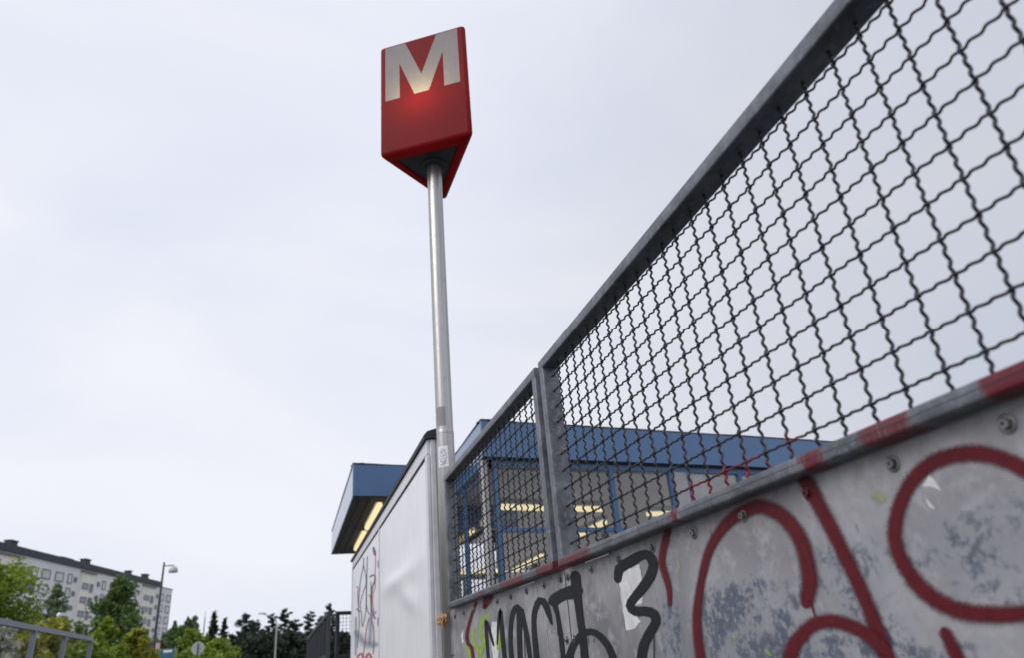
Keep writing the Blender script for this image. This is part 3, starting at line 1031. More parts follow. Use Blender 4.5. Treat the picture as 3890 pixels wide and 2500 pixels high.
# crumpled brown paper stuffed between pole and sheet
import bmesh
bm = bmesh.new(); bmesh.ops.create_icosphere(bm, subdivisions=4, radius=1.0)
from mathutils import noise as mnoise
for q in bm.verts:
    d = q.co.normalized()
    k = 1 + 0.42 * mnoise.noise(d * 2.3) + 0.30 * abs(mnoise.noise(d * 5.1)) - 0.12 + 0.1 * mnoise.noise(d * 11)
    q.co = Vector((d.x * 0.032 * k, d.y * 0.036 * k, d.z * 0.040 * k + (0.026 * max(0, d.x) ** 2 if d.z > 0 else 0)))
me = bpy.data.meshes.new('crumpled_paper'); bm.to_mesh(me); bm.free(); me.materials.append(MT['brown_wad'])
wad = bpy.data.objects.new('crumpled_paper', me); COL.objects.link(wad); wad.location = (0.988, 4.925, 1.848)
tag(wad, 'crumpled brown stained paper wad stuffed between the pole and the steel sheet', 'litter')

# ------------------------------------------------------------------ white panelled hoarding beyond the pole
WX, WY0, WYS, WY1, WZ = 0.963, 5.13, 8.21, 11.76, 3.146
wall = thing('white_hoarding', (WX + 0.12, (WY0 + WY1) / 2, 0), 'white panelled hoarding with a black coping behind the round pole', 'hoarding')
MB().box((WX + 0.012, WY0 + 0.006, 0.008), (WX + 0.13, WY1 - 0.006, WZ - 0.004)).build('core', MT['white_panel'], wall)


def soft_panel(y0, y1, ridges, name='panel'):
    b = MB(); ny, nz = 60, 60; v = []; f = []
    zt = WZ - 0.135
    for i in range(ny + 1):
        for j in range(nz + 1):
            y = y0 + (y1 - y0) * i / ny; z = 0.05 + (zt - 0.05) * j / nz
            dx = 0
            for (ya, za, yb, zb, wd, am) in ridges:
                a = Vector((ya, za)); c = Vector((yb, zb)); q = Vector((y, z))
                t = max(0, min(1, (q - a).dot(c - a) / (c - a).length_squared))
                dd = (q - (a + (c - a) * t)).length
                dx += am * math.exp(-(dd / wd) ** 2) * (math.sin(math.pi * min(1, max(0.02, t)) * 0.9 + 0.2) if 0 < t < 1 else 0.4)
            v.append((WX - dx, y, z))
    for i in range(ny):
        for j in range(nz):
            a = i * (nz + 1) + j; f.append((a, a + nz + 1, a + nz + 2, a + 1))
    return b.add(v, f, smooth=True).build(name, MT['white_panel'], wall)


def wp(a, b): p = onx(1150 + a * 0.6167, 1550 + b * 0.6167, WX); return (p.y, p.z)


r1 = (*wp(490, 1110), *wp(740, 935), 0.10, 0.035); r2 = (*wp(600, 1130), *wp(735, 1220), 0.09, 0.020); r3 = (*wp(500, 1075), *wp(700, 930), 0.06, -0.02)
soft_panel(WY0 + 0.075, WYS - 0.02, [r1, r2, r3])
pan2 = soft_panel(WYS + 0.02, WY1 - 0.04, [])
# aluminium profiles: head, near end, joint, far end
MB().box((WX - 0.012, WY0 + 0.004, WZ - 0.118), (WX + 0.012, WY1 - 0.004, WZ - 0.006), 0.003).build('head_trim', MT['alu'], wall)
MB().box((WX - 0.004, WY0 + 0.07, WZ - 0.134), (WX + 0.0115, WY1 - 0.03, WZ - 0.119)).build('head_joint', MT['groove'], wall)
for (ya, yb) in ((WY0 - 0.004, WY0 + 0.03), (WY0 + 0.034, WY0 + 0.07), (WYS - 0.018, WYS + 0.006), (WY1 - 0.036, WY1)):
    MB().box((WX - 0.015, ya, 0.008), (WX + 0.0118, yb, WZ - 0.125), 0.004).build('upright_trim', MT['alu'], wall)
MB().box((WX - 0.003, WYS + 0.0065, 0.05), (WX + 0.0115, WYS + 0.0195, WZ - 0.14)).build('panel_joint', MT['groove'], wall)
for x in (WX + 0.016, WX + 0.074):
    MB().box((x, WY0 - 0.012, 0.008), (x + 0.04, WY0 + 0.0055, WZ - 0.01), 0.004).build('end_trim', MT['alu'], wall)
for zc in (2.64, 2.05, 1.4):
    MB().box((WX - 0.02, WYS - 0.005, zc - 0.04), (WX - 0.0152, WYS + 0.03, zc + 0.04), 0.001).build('hinge', MT['coping'], wall)
cp = [(-0.03, -0.012), (-0.035, 0.02), (-0.01, 0.05), (0.065, 0.075), (0.135, 0.05), (0.150, 0.0), (0.145, -0.012), (0.135, -0.004), (-0.02, -0.004)]
pts = [Vector((WX + a, 0, WZ + c)) for a, c in cp]
MB().prism(pts, Vector((0, WY0 - 0.03, 0)), Vector((0, WY1 + 0.06, 0))).build('coping', MT['coping'], wall)


def Z8(L): return [(1300 + a * 0.2727, 2080 + b * 0.2727) for a, b in L]


for k, (P, wd, mt) in enumerate([
    ([(300, 160), (290, 300), (260, 430), (240, 600), (228, 760), (225, 880)], 16, 'grey_tag'), ([(300, 260), (330, 420), (330, 520), (290, 640), (250, 800), (270, 950), (280, 1110), (320, 950), (335, 760), (335, 560)], 14, 'grey_tag'),
    ([(350, 140), (345, 300), (340, 500), (338, 820), (380, 940), (402, 880), (400, 500)], 16, 'grey_tag'), ([(395, 410), (450, 390), (455, 470), (420, 560), (405, 700), (410, 860), (450, 985)], 26, 'grey_tag'),
    ([(440, 30), (450, 90)], 40, 'grey_tag'), ([(215, 870), (235, 890)], 22, 'grey_tag'), ([(230, 900), (240, 1050), (220, 1250), (210, 1400)], 14, 'grey_tag'),
    ([(465, 60), (462, 250), (455, 420), (460, 560), (430, 640), (425, 780), (450, 930), (470, 900)], 13, 'pink_tag'), ([(200, 560), (225, 560), (215, 640), (225, 820)], 14, 'pink_tag'), ([(375, 670), (390, 700), (395, 740)], 14, 'pink_tag'),
    ([(420, 930), (400, 1000), (430, 1100), (440, 1250), (430, 1480)], 18, 'pink_tag'), ([(370, 1000), (335, 1150), (320, 1300), (300, 1450), (290, 1540)], 16, 'pink_tag'), ([(330, 1540), (370, 1480), (400, 1540)], 40, 'pink_tag'), ([(220, 1520), (270, 1480), (290, 1560)], 34, 'pink_tag'),
    ([(240, 1250), (330, 1350), (400, 1360)], 130, 'blue_smear'), ([(190, 1000), (190, 1200), (185, 1480)], 40, 'blue_smear'), ([(400, 1000), (390, 1200), (380, 1300)], 70, 'blue_smear')]):
    stroke('graffiti_stroke', Z8(P), wd * 0.2727 * 1.7, WX - 0.0012 - 0.0002 * k - (0 if mt != 'blue_smear' else -0.0006), MT[mt], wall, step=8)

# ------------------------------------------------------------------ station hall
S0 = Vector((2.784, 10.28, 0)); SU = Vector((0.990, 0.141, 0)).normalized(); SN = Vector((SU.y, -SU.x, 0))   # front direction and outward normal
ZT, ZF = 5.0, 4.425
station = thing('station_hall', (6, 15, 0), 'flat roofed station hall with deep blue fascia and blue framed glass walls', 'station')


def sp(u, dpt, z): return S0 + SU * u - SN * dpt + Vector((0, 0, z))      # u along the front, dpt into the building


def sbox(mb, u0, u1, d0, d1, z0, z1):
    v = [sp(u, d, z) for z in (z0, z1) for (u, d) in ((u0, d0), (u1, d0), (u1, d1), (u0, d1))]
    mb.add(v, [(0, 3, 2, 1), (4, 5, 6, 7), (0, 1, 5, 4), (1, 2, 6, 5), (2, 3, 7, 6), (3, 0, 4, 7)])
    return mb


UE = 13.0
L0 = Vector((1.035, 12.90, 0)); L1 = Vector((1.06, 19.85, 0)); J = S0 + Vector((0.02, 2.87, 0))        # outer corner, far corner of the side canopy, inner corner
BK = 21.0
outline = [L1, L0, J, S0, sp(UE, 0, 0), sp(UE, BK - 10.3, 0), Vector((5.2, 20.45, 0))]
FT = 0.06


def fascia(a, b, name='fascia', mat='blue_fascia', ext=0.0):
    d = (b - a).normalized(); nn = Vector((d.y, -d.x, 0))
    q = [a, b, b - nn * FT, a - nn * FT]
    # slightly wavy sheet: several lengths butted together
    MB().prism([x + Vector((0, 0, ZF)) for x in q], Vector((0, 0, 0)), Vector((0, 0, ZT - ZF))).build(name, MT[mat], station)


order = [L1, L0, J, S0, sp(UE, 0, 0)]
fascia(order[0], order[1]); fascia(order[1], order[2] + Vector((0.05, 0.007, 0)))
fascia(order[2] + Vector((0, -0.055, 0)), order[3] + Vector((0, 0.0605, 0)))
for k in range(4):
    fascia(sp(UE * k / 4 + (0.0 if k == 0 else 0.004), 0, 0), sp(UE * (k + 1) / 4, 0, 0))
# black felt edge lapping over the fascia
for (a, b) in ((L1, L0), (L0, J), (J, S0), (S0, sp(UE, 0, 0))):
    d = (b - a).normalized(); nn = Vector((d.y, -d.x, 0)); ln = (b - a).length; k = max(4, int(ln / 0.35)); e = MB()
    for i in range(k):
        p0 = a + d * ln * i / k; p1 = a + d * ln * (i + 1) / k
        h0 = 0.015 + 0.012 * mnoise.noise(Vector((p0.x * 1.3, p0.y * 1.3, 0))); h1 = 0.015 + 0.012 * mnoise.noise(Vector((p1.x * 1.3, p1.y * 1.3, 0)))
        z0 = Vector((0, 0, ZT + 0.002)); o = nn * 0.012; bk = nn * -0.2
        e.add([p0 + o + z0, p1 + o + z0, p1 + bk + z0, p0 + bk + z0, p0 + o + z0 + Vector((0, 0, h0)), p1 + o + z0 + Vector((0, 0, h1)), p1 + bk + z0 + Vector((0, 0, h1)), p0 + bk + z0 + Vector((0, 0, h0))],
              [(0, 3, 2, 1), (4, 5, 6, 7), (0, 1, 5, 4), (2, 3, 7, 6)])
    e.build('roof_edge', MT['coping'], station)
# roof deck and soffits
deck = [p + Vector((0, 0, ZT - 0.03)) for p in [Vector((6.85, 24.6, 0)), Vector((5.1, 18.2, 0)), Vector((2.84, 17.3, 0)), Vector((2.84, 19.79, 0)), L1 + Vector((0.07, -0.07, 0)), L0 + Vector((0.07, 0.08, 0)), J + Vector((0.07, 0.07, 0)), S0 + Vector((0.07, 0.09, 0)), sp(UE - .01, 0.08, 0), sp(UE - .01, BK - 10.3, 0)]]
tri = tessellate_polygon([deck]); MB().add(deck, [list(t_) for t_ in tri]).build('roof_deck', MT['apt_roof'], station)
MB().prism([p + Vector((0, 0, ZF - 0.015)) for p in (L0 + Vector((0.03, 0.03, 0)), Vector((2.78, 13.17, 0)), Vector((2.78, 19.98, 0)), L1 + Vector((0.03, -0.02, 0)))], Vector((0, 0, 0)), Vector((0, 0, 0.05))).build('soffit', MT['dark_soffit'], station)
for k in range(9):
    x = 1.17 + k * 0.18
    MB().box((x, 13.2, ZF - 0.028), (x + 0.02, 19.8, ZF - 0.0155)).build('soffit_batten', MT['dark_soffit'], station)
MB().box((1.06, 19.80, ZF - 0.015), (2.84, 19.86, ZT)).build('fascia', MT['dark_soffit'], station)
hc = [p + Vector((0, 0, 4.30)) for p in (Vector((2.86, 13.3, 0)), sp(0.2, 0.3, 0), sp(UE, 0.3, 0), sp(UE, 14, 0), Vector((6.85, 24.6, 0)), Vector((5.1, 18.1, 0)), Vector((2.86, 17.2, 0)))]
tri = tessellate_polygon([hc]); MB().add(hc, [list(t_) for t_ in tri]).build('ceiling', MT['ceiling'], station)
# walls of the hall away from the camera
sbox(MB(), 6.0, UE, 13.9, 14.1, 0.008, 4.299).build('back_wall', MT['ceiling'], station)
sbox(MB(), UE - 0.2, UE - 0.02, 0.4, 13.9, 0.008, 4.299).build('end_wall', MT['ceiling'], station)
sbox(MB(), 0.12, UE - 0.2, 0.05, 13.9, 0.012, 0.03).build('floor_slab', MT['ceiling'], station)
# front: soffit strip, frames, panes
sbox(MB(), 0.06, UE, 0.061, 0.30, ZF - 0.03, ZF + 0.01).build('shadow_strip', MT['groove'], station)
D0, D1 = 0.10, 0.17
sbox(MB(), 0.20, UE - 0.2, D0, D1, 4.30, ZF - 0.0305).build('head_frame', MT['blue_frame'], station)
sbox(MB(), 0.20, UE - 0.2, D0, D1, 0.9, 0.98).build('sill_frame', MT['blue_frame'], station)
sbox(MB(), 0.20, UE - 0.2, D0 + 0.01, D1 - 0.01, 0.03, 0.898).build('plinth', MT['cream_column'], station)
mull = [0.235, 2.36, 3.58, 3.955, 5.15, 6.37, 7.5, 8.7, 9.9, 11.1, 12.3]
gp = bpy.data.meshes
for i, u in enumerate(mull):
    sbox(MB(), u - 0.042, u + 0.042, D0 - 0.004, D1 + 0.004, 0.982, 4.298).build('mullion', MT['blue_frame'], station)
    if i + 1 < len(mull):
        u2 = mull[i + 1]
        if abs(u - 3.58) < 0.01:
            sbox(MB(), u + 0.05, u2 - 0.05, D0 - 0.02, D1, 0.982, 4.298).build('panel_post', MT['cream_column'], station)
            continue
        sbox(MB(), u + 0.0425, u2 - 0.0425, D0, D1, 3.29, 3.36).build('transom', MT['blue_frame'], station)
        for (za, zb_) in ((0.985, 3.288), (3.362, 4.296)):
            sbox(MB(), u + 0.043, u2 - 0.043, 0.132, 0.138, za, zb_).build('pane', MT['glass'], station)
# corner column and side glass
b = MB(); cpos = sp(0.06, 0.16, 0)
b.tube([cpos, cpos + Vector((0, 0, ZF - 0.035))], 0.068, 20); b.build('column', MT['cream_column'], station)
cpos = sp(0.20, 0.42, 0)
MB().tube([cpos, cpos + Vector((0, 0, 4.29))], 0.06, 16).build('column', MT['brown'], station)
for (y, mt) in ((11.85, 'blue_frame'), (12.95, 'white_paint')):
    MB().box((2.80, y - 0.04, 0.98), (2.86, y + 0.04, 4.40)).build('mullion', MT[mt], station)
MB().box((2.80, 10.56, 4.30), (2.86, 13.0, 4.42)).build('head_frame', MT['blue_frame'], station)
for (ya, yb) in ((10.60, 11.80), (11.90, 12.90)):
    MB().box((2.827, ya, 0.99), (2.833, yb, 4.298)).build('pane', MT['side_glass'], station)
# blue bulkhead and brown fascia deeper in, dark crossbeam against the daylight
MB().box((3.05, 13.4, 3.86), (4.25, 13.6, 4.298)).build('bulkhead', MT['blue_fascia'], station)
MB().box((2.95, 15.9, 3.98), (4.6, 16.1, 4.298)).build('inner_beam', MT['brown'], station)
MB().box((2.95, 19.0, 3.53), (5.5, 19.3, 3.62)).build('inner_beam', MT['dark_metal'], station)
for x in (3.0, 4.48, 5.45):
    MB().box((x - 0.05, 19.05, 0.035), (x + 0.05, 19.25, 3.528)).build('portal_post', MT['blue_frame'], station)


def tube_lamp(a, b, label, group='fluorescent lamps of the station', rad=0.05, hz=None):
    a = Vector(a); b = Vector(b); d = (b - a).normalized(); s = Vector((d.y, -d.x, 0))
    zc = hz
    t = thing('fluorescent_lamp', ((a.x + b.x) / 2, (a.y + b.y) / 2, a.z), label, 'lamp', group)
    q = [a + s * 0.07, b + s * 0.07, b - s * 0.07, a - s * 0.07]
    MB().prism(q, Vector((0, 0, rad + 0.004)), Vector((0, 0, zc - a.z - 0.002))).build('housing', MT['lamp_housing'], t)
    P = [a + d * 0.01, a + d * 0.03, b - d * 0.03, b - d * 0.01]
    MB().tube(P, [rad * 0.6, rad, rad, rad * 0.6], 12).build('tube', MT['tube'], t)
    return t


def tz(x, y, z): return onz(x, y, z)


ZL = 4.15
tube_lamp(tz(1900, 1928, ZL), tz(2130, 1934, ZL), 'lit ceiling tube running across behind the first blue mullion', hz=4.30, rad=0.055)
tube_lamp(tz(2138, 1934, ZL), tz(2290, 1937, ZL), 'lit ceiling tube running across beside the gap between the mesh panels', hz=4.30, rad=0.055)
tube_lamp(tz(1949, 2170, ZL), tz(2062, 2113, ZL), 'lit ceiling tube running away deep in the hall above the black clamp', hz=4.30, rad=0.06)
tube_lamp(tz(2204, 2032, ZL), tz(2300, 1985, ZL), 'lit ceiling tube running away beside the inner post of the long panel', hz=4.30, rad=0.06)
tube_lamp(tz(2455, 1955, ZL), tz(2600, 1952, ZL), 'lit ceiling tube left of the pale grey panel post', hz=4.30, rad=0.05)
tube_lamp(tz(1775, 2030, ZL), tz(1842, 1984, ZL), 'lit ceiling tube seen through the side glass beside the corner column', hz=4.30, rad=0.06)
a_ = thing('fluorescent_lamp', (4.3, 19.05, 3.62), 'lit tube lying along the dark crossbeam at the open far end of the hall', 'lamp', 'fluorescent lamps of the station')
MB().box((3.05, 19.0, 3.622), (5.45, 19.12, 3.65)).build('housing', MT['lamp_housing'], a_)
MB().tube([(3.06, 19.03, 3.70), (5.44, 19.03, 3.70)], 0.048, 12).build('tube', MT['tube'], a_)
p1 = onz(1432, 1922, 4.33); p2 = onz(1394, 2008, 4.33); p3 = onz(1383, 2028, 4.33); p4 = onz(1353, 2088, 4.33)
tube_lamp((1.56, p1.y, 4.335), (1.57, p2.y, 4.335), 'lit soffit tube under the side canopy, the one by its blue front', rad=0.062, hz=ZF - 0.029)
tube_lamp((1.572, p3.y, 4.335), (1.59, p4.y, 4.335), 'lit soffit tube under the side canopy, the one by its far end', rad=0.062, hz=ZF - 0.029)

# ------------------------------------------------------------------ low mesh fences beyond
def far_fence(pts, label, n_posts, mat, rail_w=0.065, wires=True, group='railings beyond', posts=None, wire_r=0.0045):
    a, b = Vector(pts[0]), Vector(pts[1])
    t = thing('railing', ((a.x + b.x) / 2, (a.y + b.y) / 2, 0), label, 'railing', group)
    d = (b - a).normalized(); s = Vector((d.y, -d.x, 0)) * rail_w / 2; h = 2.76
    def bar_(p, q, z0, z1, nm):
        MB().prism([p + s + Vector((0, 0, z0)), q + s + Vector((0, 0, z0)), q - s + Vector((0, 0, z0)), p - s + Vector((0, 0, z0))], Vector((0, 0, 0)), Vector((0, 0, z1 - z0))).build(nm, mat, t)
    bar_(a, b, h - rail_w, h, 'top_rail'); bar_(a, b, 1.85, 1.85 + rail_w, 'bottom_rail'); bar_(a, b, 0.05, 0.05 + rail_w, 'foot_rail')
    L = (b - a).length
    ps = posts or [L * i / (n_posts - 1) for i in range(n_posts)]
    for k in ps:
        k = max(rail_w / 2, min(L - rail_w / 2, k))
        p = a + d * (k - rail_w / 2); q = a + d * (k + rail_w / 2)
        for (z0, z1) in ((0.008, 0.049), (0.051 + rail_w, 1.849), (1.851 + rail_w, h - rail_w - 0.001)):
            bar_(p, q, z0, z1, 'post')
    if wires:
        mb = MB(); k = 0.083
        while k < L:
            p = a + d * k; mb.tube([p + Vector((0, 0, 1.90)), p + Vector((0, 0, h - 0.05))], wire_r, 3, False); k += 0.083
        z = 1.99
        while z < h - 0.06:
            mb.tube([a + Vector((0, 0, z)), b + Vector((0, 0, z))], wire_r, 3, False); z += 0.07
        o = mb.build('mesh_infill', MT['wire'], t); o['kind'] = 'stuff'
    return t


far_fence(((-4.26, 8.95, 0), (-4.26, 19.68, 0)), 'blue grey railing with open bays in front of the apartment block', 0, MT['grey_metal'], 0.085, posts=[0.05, 2.15, 4.3, 6.43, 8.46, 10.7], wire_r=0.0018)
far_fence(((0.86, 16.3, 0), (0.79, 28.3, 0)), 'dark fence of close posts running away from the hoarding end towards the pines', 9, MT['dark_metal'], 0.08, wires=True)
far_fence(((1.02, 16.5, 0), (2.9, 17.4, 0)), 'short dark mesh panel turned across beside the hoarding end', 2, MT['dark_metal'], 0.065)

# ------------------------------------------------------------------ apartment block
AZ = 25.4
a0 = onz(0, 2091, AZ); a1 = onz(655, 2243, AZ)
AD = (a1 - a0); AD.z = 0; ALEN = AD.length; AD.normalize(); AN = Vector((AD.y, -AD.x, 0))
A0 = Vector((a0.x, a0.y, 0))
apt = thing('apartment_block', (A0.x + AD.x * 30 - AN.x * 6, A0.y + AD.y * 30 - AN.y * 6, 0), 'long pale grey apartment block with dark roof edge and cream balcony bays', 'building')


def ap(u, dpt, z): return A0 + AD * u - AN * dpt + Vector((0, 0, z))


def abox(u0, u1, d0, d1, z0, z1):
    v = [ap(u, d, z) for z in (z0, z1) for (u, d) in ((u0, d0), (u1, d0), (u1, d1), (u0, d1))]
    return MB().add(v, [(0, 3, 2, 1), (4, 5, 6, 7), (0, 1, 5, 4), (1, 2, 6, 5), (2, 3, 7, 6), (3, 0, 4, 7)])


def au(x, y):
    p = onplane(x, y, A0, AN); return (p - A0).dot(AD), p.z


abox(-40, ALEN, 0, 13, 0.002, AZ).build('wall', MT['apt_white'], apt)
ur = au(612, 2231)[0]
roof = abox(-40, ur, -0.35, 13.5, AZ + 0.02, AZ + 1.25).build('roof', MT['apt_roof'], apt)
abox(ur + 0.02, ALEN + 0.15, -0.12, 13.2, AZ + 0.003, AZ + 0.18).build('parapet_flashing', MT['apt_frame'], apt)
for (x, y, wd, h) in ((62, 2080, 2.2, 0.9), (263, 2130, 4.5, 0.2), (341, 2150, 2.2, 1.0), (502, 2190, 1.5, 0.9), (565, 2203, 2.0, 1.1)):
    u = au(x, y)[0]
    abox(u - wd / 2, u + wd / 2, 0.5, 1.6, AZ + 1.252, AZ + 1.25 + h).build('chimney', MT['apt_roof'], roof)
    abox(u - wd / 2 - .15, u + wd / 2 + .15, 0.35, 1.75, AZ + 1.253 + h, AZ + 1.4 + h).build('chimney_cap', MT['apt_roof'], roof)


def pz(L): return [(a * 0.2922, 2050 + b * 0.2922) for a, b in L]


PITCHZ = 2.72
# (kind, photo pixel of the centre in the top row)
colsA = [('s', (320, 375)), ('w', (430, 412)), ('w', (597, 450)), ('w', (770, 485)), ('n', (905, 515)), ('s', (980, 515)), ('s', (1278, 582)), ('n', (1345, 610)), ('w', (1465, 625))]
cols = [(k, (a * 0.2922, 2050 + c * 0.2922)) for k, (a, c) in colsA] + [(k, (500 + a * 0.2086, 2200 + c * 0.2086)) for k, (a, c) in (('s', (122, 250)), ('s', (460, 325)), ('w', (535, 350)), ('w', (665, 385)))]
z_top = [au(*p)[1] for k, p in cols if k == 'w']
ZW = sum(z_top) / len(z_top)
SIZE = {'s': (1.3, 0.95), 'n': (1.7, 1.9), 'w': (3.1, 1.8)}


def window(u, z, wd, h, pane, par, dpt=0.0, frame=0.2):
    b = MB()
    for (u0, u1, z0, z1) in ((u - wd / 2, u + wd / 2, z + h / 2 - frame, z + h / 2), (u - wd / 2, u + wd / 2, z - h / 2, z - h / 2 + frame), (u - wd / 2, u - wd / 2 + frame * 1.5, z - h / 2 + frame, z + h / 2 - frame), (u + wd / 2 - frame * 1.5, u + wd / 2, z - h / 2 + frame, z + h / 2 - frame)):
        q = abox(u0, u1, dpt - 0.10, dpt - 0.002, z0, z1); b.add(q.v, q.f)
    o = b.build('window', MT['apt_frame'], par)
    abox(u - wd / 2 + frame * 1.5, u + wd / 2 - frame * 1.5, dpt - 0.05, dpt - 0.003, z - h / 2 + frame, z + h / 2 - frame).build('pane', MT[pane], o)
    return o


us = []
for k, p in cols:
    u, z = au(*p)
    wd, h = SIZE[k]
    sc = 1.0
    if k != 'w': zc = ZW + 0.05
    else: zc = ZW
    for r_ in range(8):
        pane = random.choice(['apt_pane', 'apt_pane', 'apt_pane', 'apt_pane_dark']) if k == 'w' else ('apt_pane_dark' if k == 's' else 'apt_pane')
        window(u, zc - PITCHZ * r_, wd, h, pane, apt)
for (xa, ya, xb, yb) in ((38 * .2922 - 30, 2050 + 245 * .2922, 250 * .2922, 2050 + 285 * .2922), (1048 * .2922, 2050 + 478 * .2922, 1215 * .2922, 2050 + 512 * .2922), (500 + 192 * .2086, 2200 + 190 * .2086, 500 + 398 * .2086, 2200 + 232 * .2086)):
    ua = au(xa, ya)[0]; ub, zt = au(xb, yb)
    bay = abox(ua, ub, -0.35, -0.002, 3.0, ZW + 1.75).build('balcony_bay', MT['apt_cream'], apt)
    abox(ua - 0.25, ub + 0.25, -0.75, -0.003, ZW + 1.752, ZW + 2.1).build('bay_canopy', MT['apt_frame'], bay)
    wb = ub - ua
    for r_ in range(8):
        z = ZW - 1.25 - PITCHZ * r_ + 0.2
        window(ua + wb * 0.33, z + 0.15, wb * 0.46, 1.25, 'apt_blue_pane', bay, dpt=-0.35, frame=0.10)
        window(ua + wb * 0.80, z - 0.05, wb * 0.26, 1.7, 'apt_pane_dark', bay, dpt=-0.35, frame=0.10)
    for r_ in range(1, 8):
        abox(ua - 0.02, ub + 0.02, -0.40, -0.351, ZW + 1.75 - PITCHZ * r_ - 0.04, ZW + 1.75 - PITCHZ * r_ + 0.04).build('slab_edge', MT['apt_cream'], bay)

# ------------------------------------------------------------------ small far things
YK = 78.0
k0 = ony(470, 2500, YK); k1 = ony(606, 2440, YK)
shop = thing('low_shop', ((k0.x + k1.x) / 2, YK + 4, 0), 'low pale blue shop building at the foot of the apartment block', 'shop')
MB().box((k0.x - 6, YK, 0.002), (k1.x, YK + 9, k1.z - 0.25)).build('wall', MT['pale_blue_wall'], shop)
MB().box((k0.x - 6.2, YK - 0.3, k1.z - 0.248), (k1.x + 0.2, YK + 9.2, k1.z)).build('roof', MT['dark_metal'], shop)
for i in range(5):
    x = k1.x - 1.6 - i * 1.9
    MB().box((x - 0.6, YK - 0.04, 2.2), (x + 0.6, YK - 0.002, 3.9)).build('window', MT['apt_pane_dark'], shop)
YB = 62.0
c0 = ony(590, 2498, YB); c1 = ony(664, 2464, YB)
bb = thing('banner_board', ((c0.x + c1.x) / 2, YB, 0), 'teal blue banner board below the birches beside the street lamp', 'banner')
MB().box((c0.x, YB - 0.04, c0.z - 0.5), (c1.x, YB + 0.04, c1.z)).build('board', MT['teal'], bb)
MB().box((c1.x + 0.005, YB - 0.045, c0.z - 0.5), (c1.x + 0.22, YB + 0.045, c1.z - 0.05)).build('end_strip', MT['leaf_fresh'], bb)
for x in (c0.x + 0.15, c1.x - 0.15): MB().tube([(x, YB + 0.09, 0.002), (x, YB + 0.09, c1.z - 0.05)], 0.05, 8).build('leg', MT['dark_metal'], bb)
MB().box((c0.x + 0.5, YB - 0.06, c0.z + 0.25), (c0.x + 1.1, YB - 0.041, c0.z + 0.42)).build('pale_mark', MT['white_paint'], bb)
rb0 = ony(589, 2462, YB + 4); rb1 = ony(611, 2443, YB + 4)
rs = thing('striped_board', ((rb0.x + rb1.x) / 2, YB + 4, 0), 'small orange red and white striped board above the teal banner', 'sign')
sw = (rb1.x - rb0.x) / 5
for i in range(5):
    MB().box((rb0.x + sw * i, YB + 3.97, rb0.z - 0.1), (rb0.x + sw * (i + 1) - 0.004, YB + 4.03, rb1.z)).build('stripe', MT['orange_red'] if i % 2 == 0 else MT['white_paint'], rs)
MB().tube([((rb0.x + rb1.x) / 2, YB + 4.1, 0.002), ((rb0.x + rb1.x) / 2, YB + 4.1, rb1.z - 0.1)], 0.05, 8).build('post', MT['dark_metal'], rs)

# street lamp with a bell shade
lp0 = ony(624, 2138, 34.2); zt = lp0.z
lam = thing('street_lamp', (lp0.x, 34.2, 0), 'slim grey street lamp with a short arm and bell shade', 'street lamp')
MB().tube([(lp0.x, 34.2, 0.002), (lp0.x, 34.2, 1.2), (lp0.x, 34.2, zt - 1.0), (lp0.x, 34.2, zt)], [0.085, 0.075, 0.045, 0.035], 12).build('post', MT['dark_metal'], lam)
ar = ony(624, 2152, 34.2); sh = ony(660, 2155, 34.2)
MB().tube([(lp0.x, 34.2, ar.z), (sh.x + 0.02, 34.2, ar.z + 0.01)], 0.022, 8).build('arm', MT['dark_metal'], lam)
shd = MB().lathe((sh.x, 34.2, ar.z), [(0.03, 0.02), (0.04, -0.03), (0.12, -0.07), (0.17, -0.15), (0.185, -0.27), (0.175, -0.28), (0.10, -0.20), (0.0, -0.19)], 20).build('lamp_shade', MT['sign_back'], lam)
MB().lathe((sh.x, 34.2, ar.z), [(0.0, -0.285), (0.11, -0.275), (0.16, -0.255)], 16).build('lens', MT['white_paint'], shd)
# plain lamp beyond, and a bare mast
q = ony(1053, 2354, 90.0); r_ = ony(1000, 2334, 90.0)
l2 = thing('street_lamp', (q.x, 90, 0), 'tall pale street lamp with a long outreach arm in front of the pines', 'street lamp')
MB().tube([(q.x, 90, 0.002), (q.x, 90, q.z - 0.5), (q.x - 0.1, 90, q.z - 0.1)], [0.11, 0.08, 0.07], 10).build('post', MT['sign_back'], l2)
MB().tube([(q.x - 0.1, 90, q.z - 0.1), (q.x - 0.6, 90, q.z + 0.3), (r_.x, 90, r_.z)], [0.06, 0.05, 0.06], 8).build('arm', MT['sign_back'], l2)
MB().box((r_.x - 0.5, 89.88, r_.z - 0.02), (r_.x + 0.25, 90.12, r_.z + 0.12), 0.02).build('lamp_head', MT['sign_back'], l2)
q = ony(779, 2346, 75.0)
ms = thing('mast', (q.x, 75, 0), 'thin dark mast rising beside the spruces', 'mast')
MB().tube([(q.x, 75, 0.002), (q.x, 75, q.z)], [0.10, 0.04], 8).build('pole', MT['dark_metal'], ms)
MB().tube([(q.x, 75, q.z), (q.x, 75, q.z + 0.5)], 0.02, 6).build('tip', MT['dark_metal'], ms)
# globe lamp
q = ony(225, 2339, 45.0)
gl = thing('globe_lamp', (q.x, 45, 0), 'small white globe lamp on a thin post below the birch', 'street lamp')
MB().tube([(q.x, 45, 0.002), (q.x, 45, q.z - 0.10)], 0.035, 8).build('post', MT['dark_metal'], gl)
MB().lathe((q.x, 45, q.z), [(0.0, 0.13), (0.07, 0.11), (0.125, 0.04), (0.125, -0.04), (0.07, -0.11), (0.0, -0.13)], 16).build('globe', MT['white_paint'], gl)
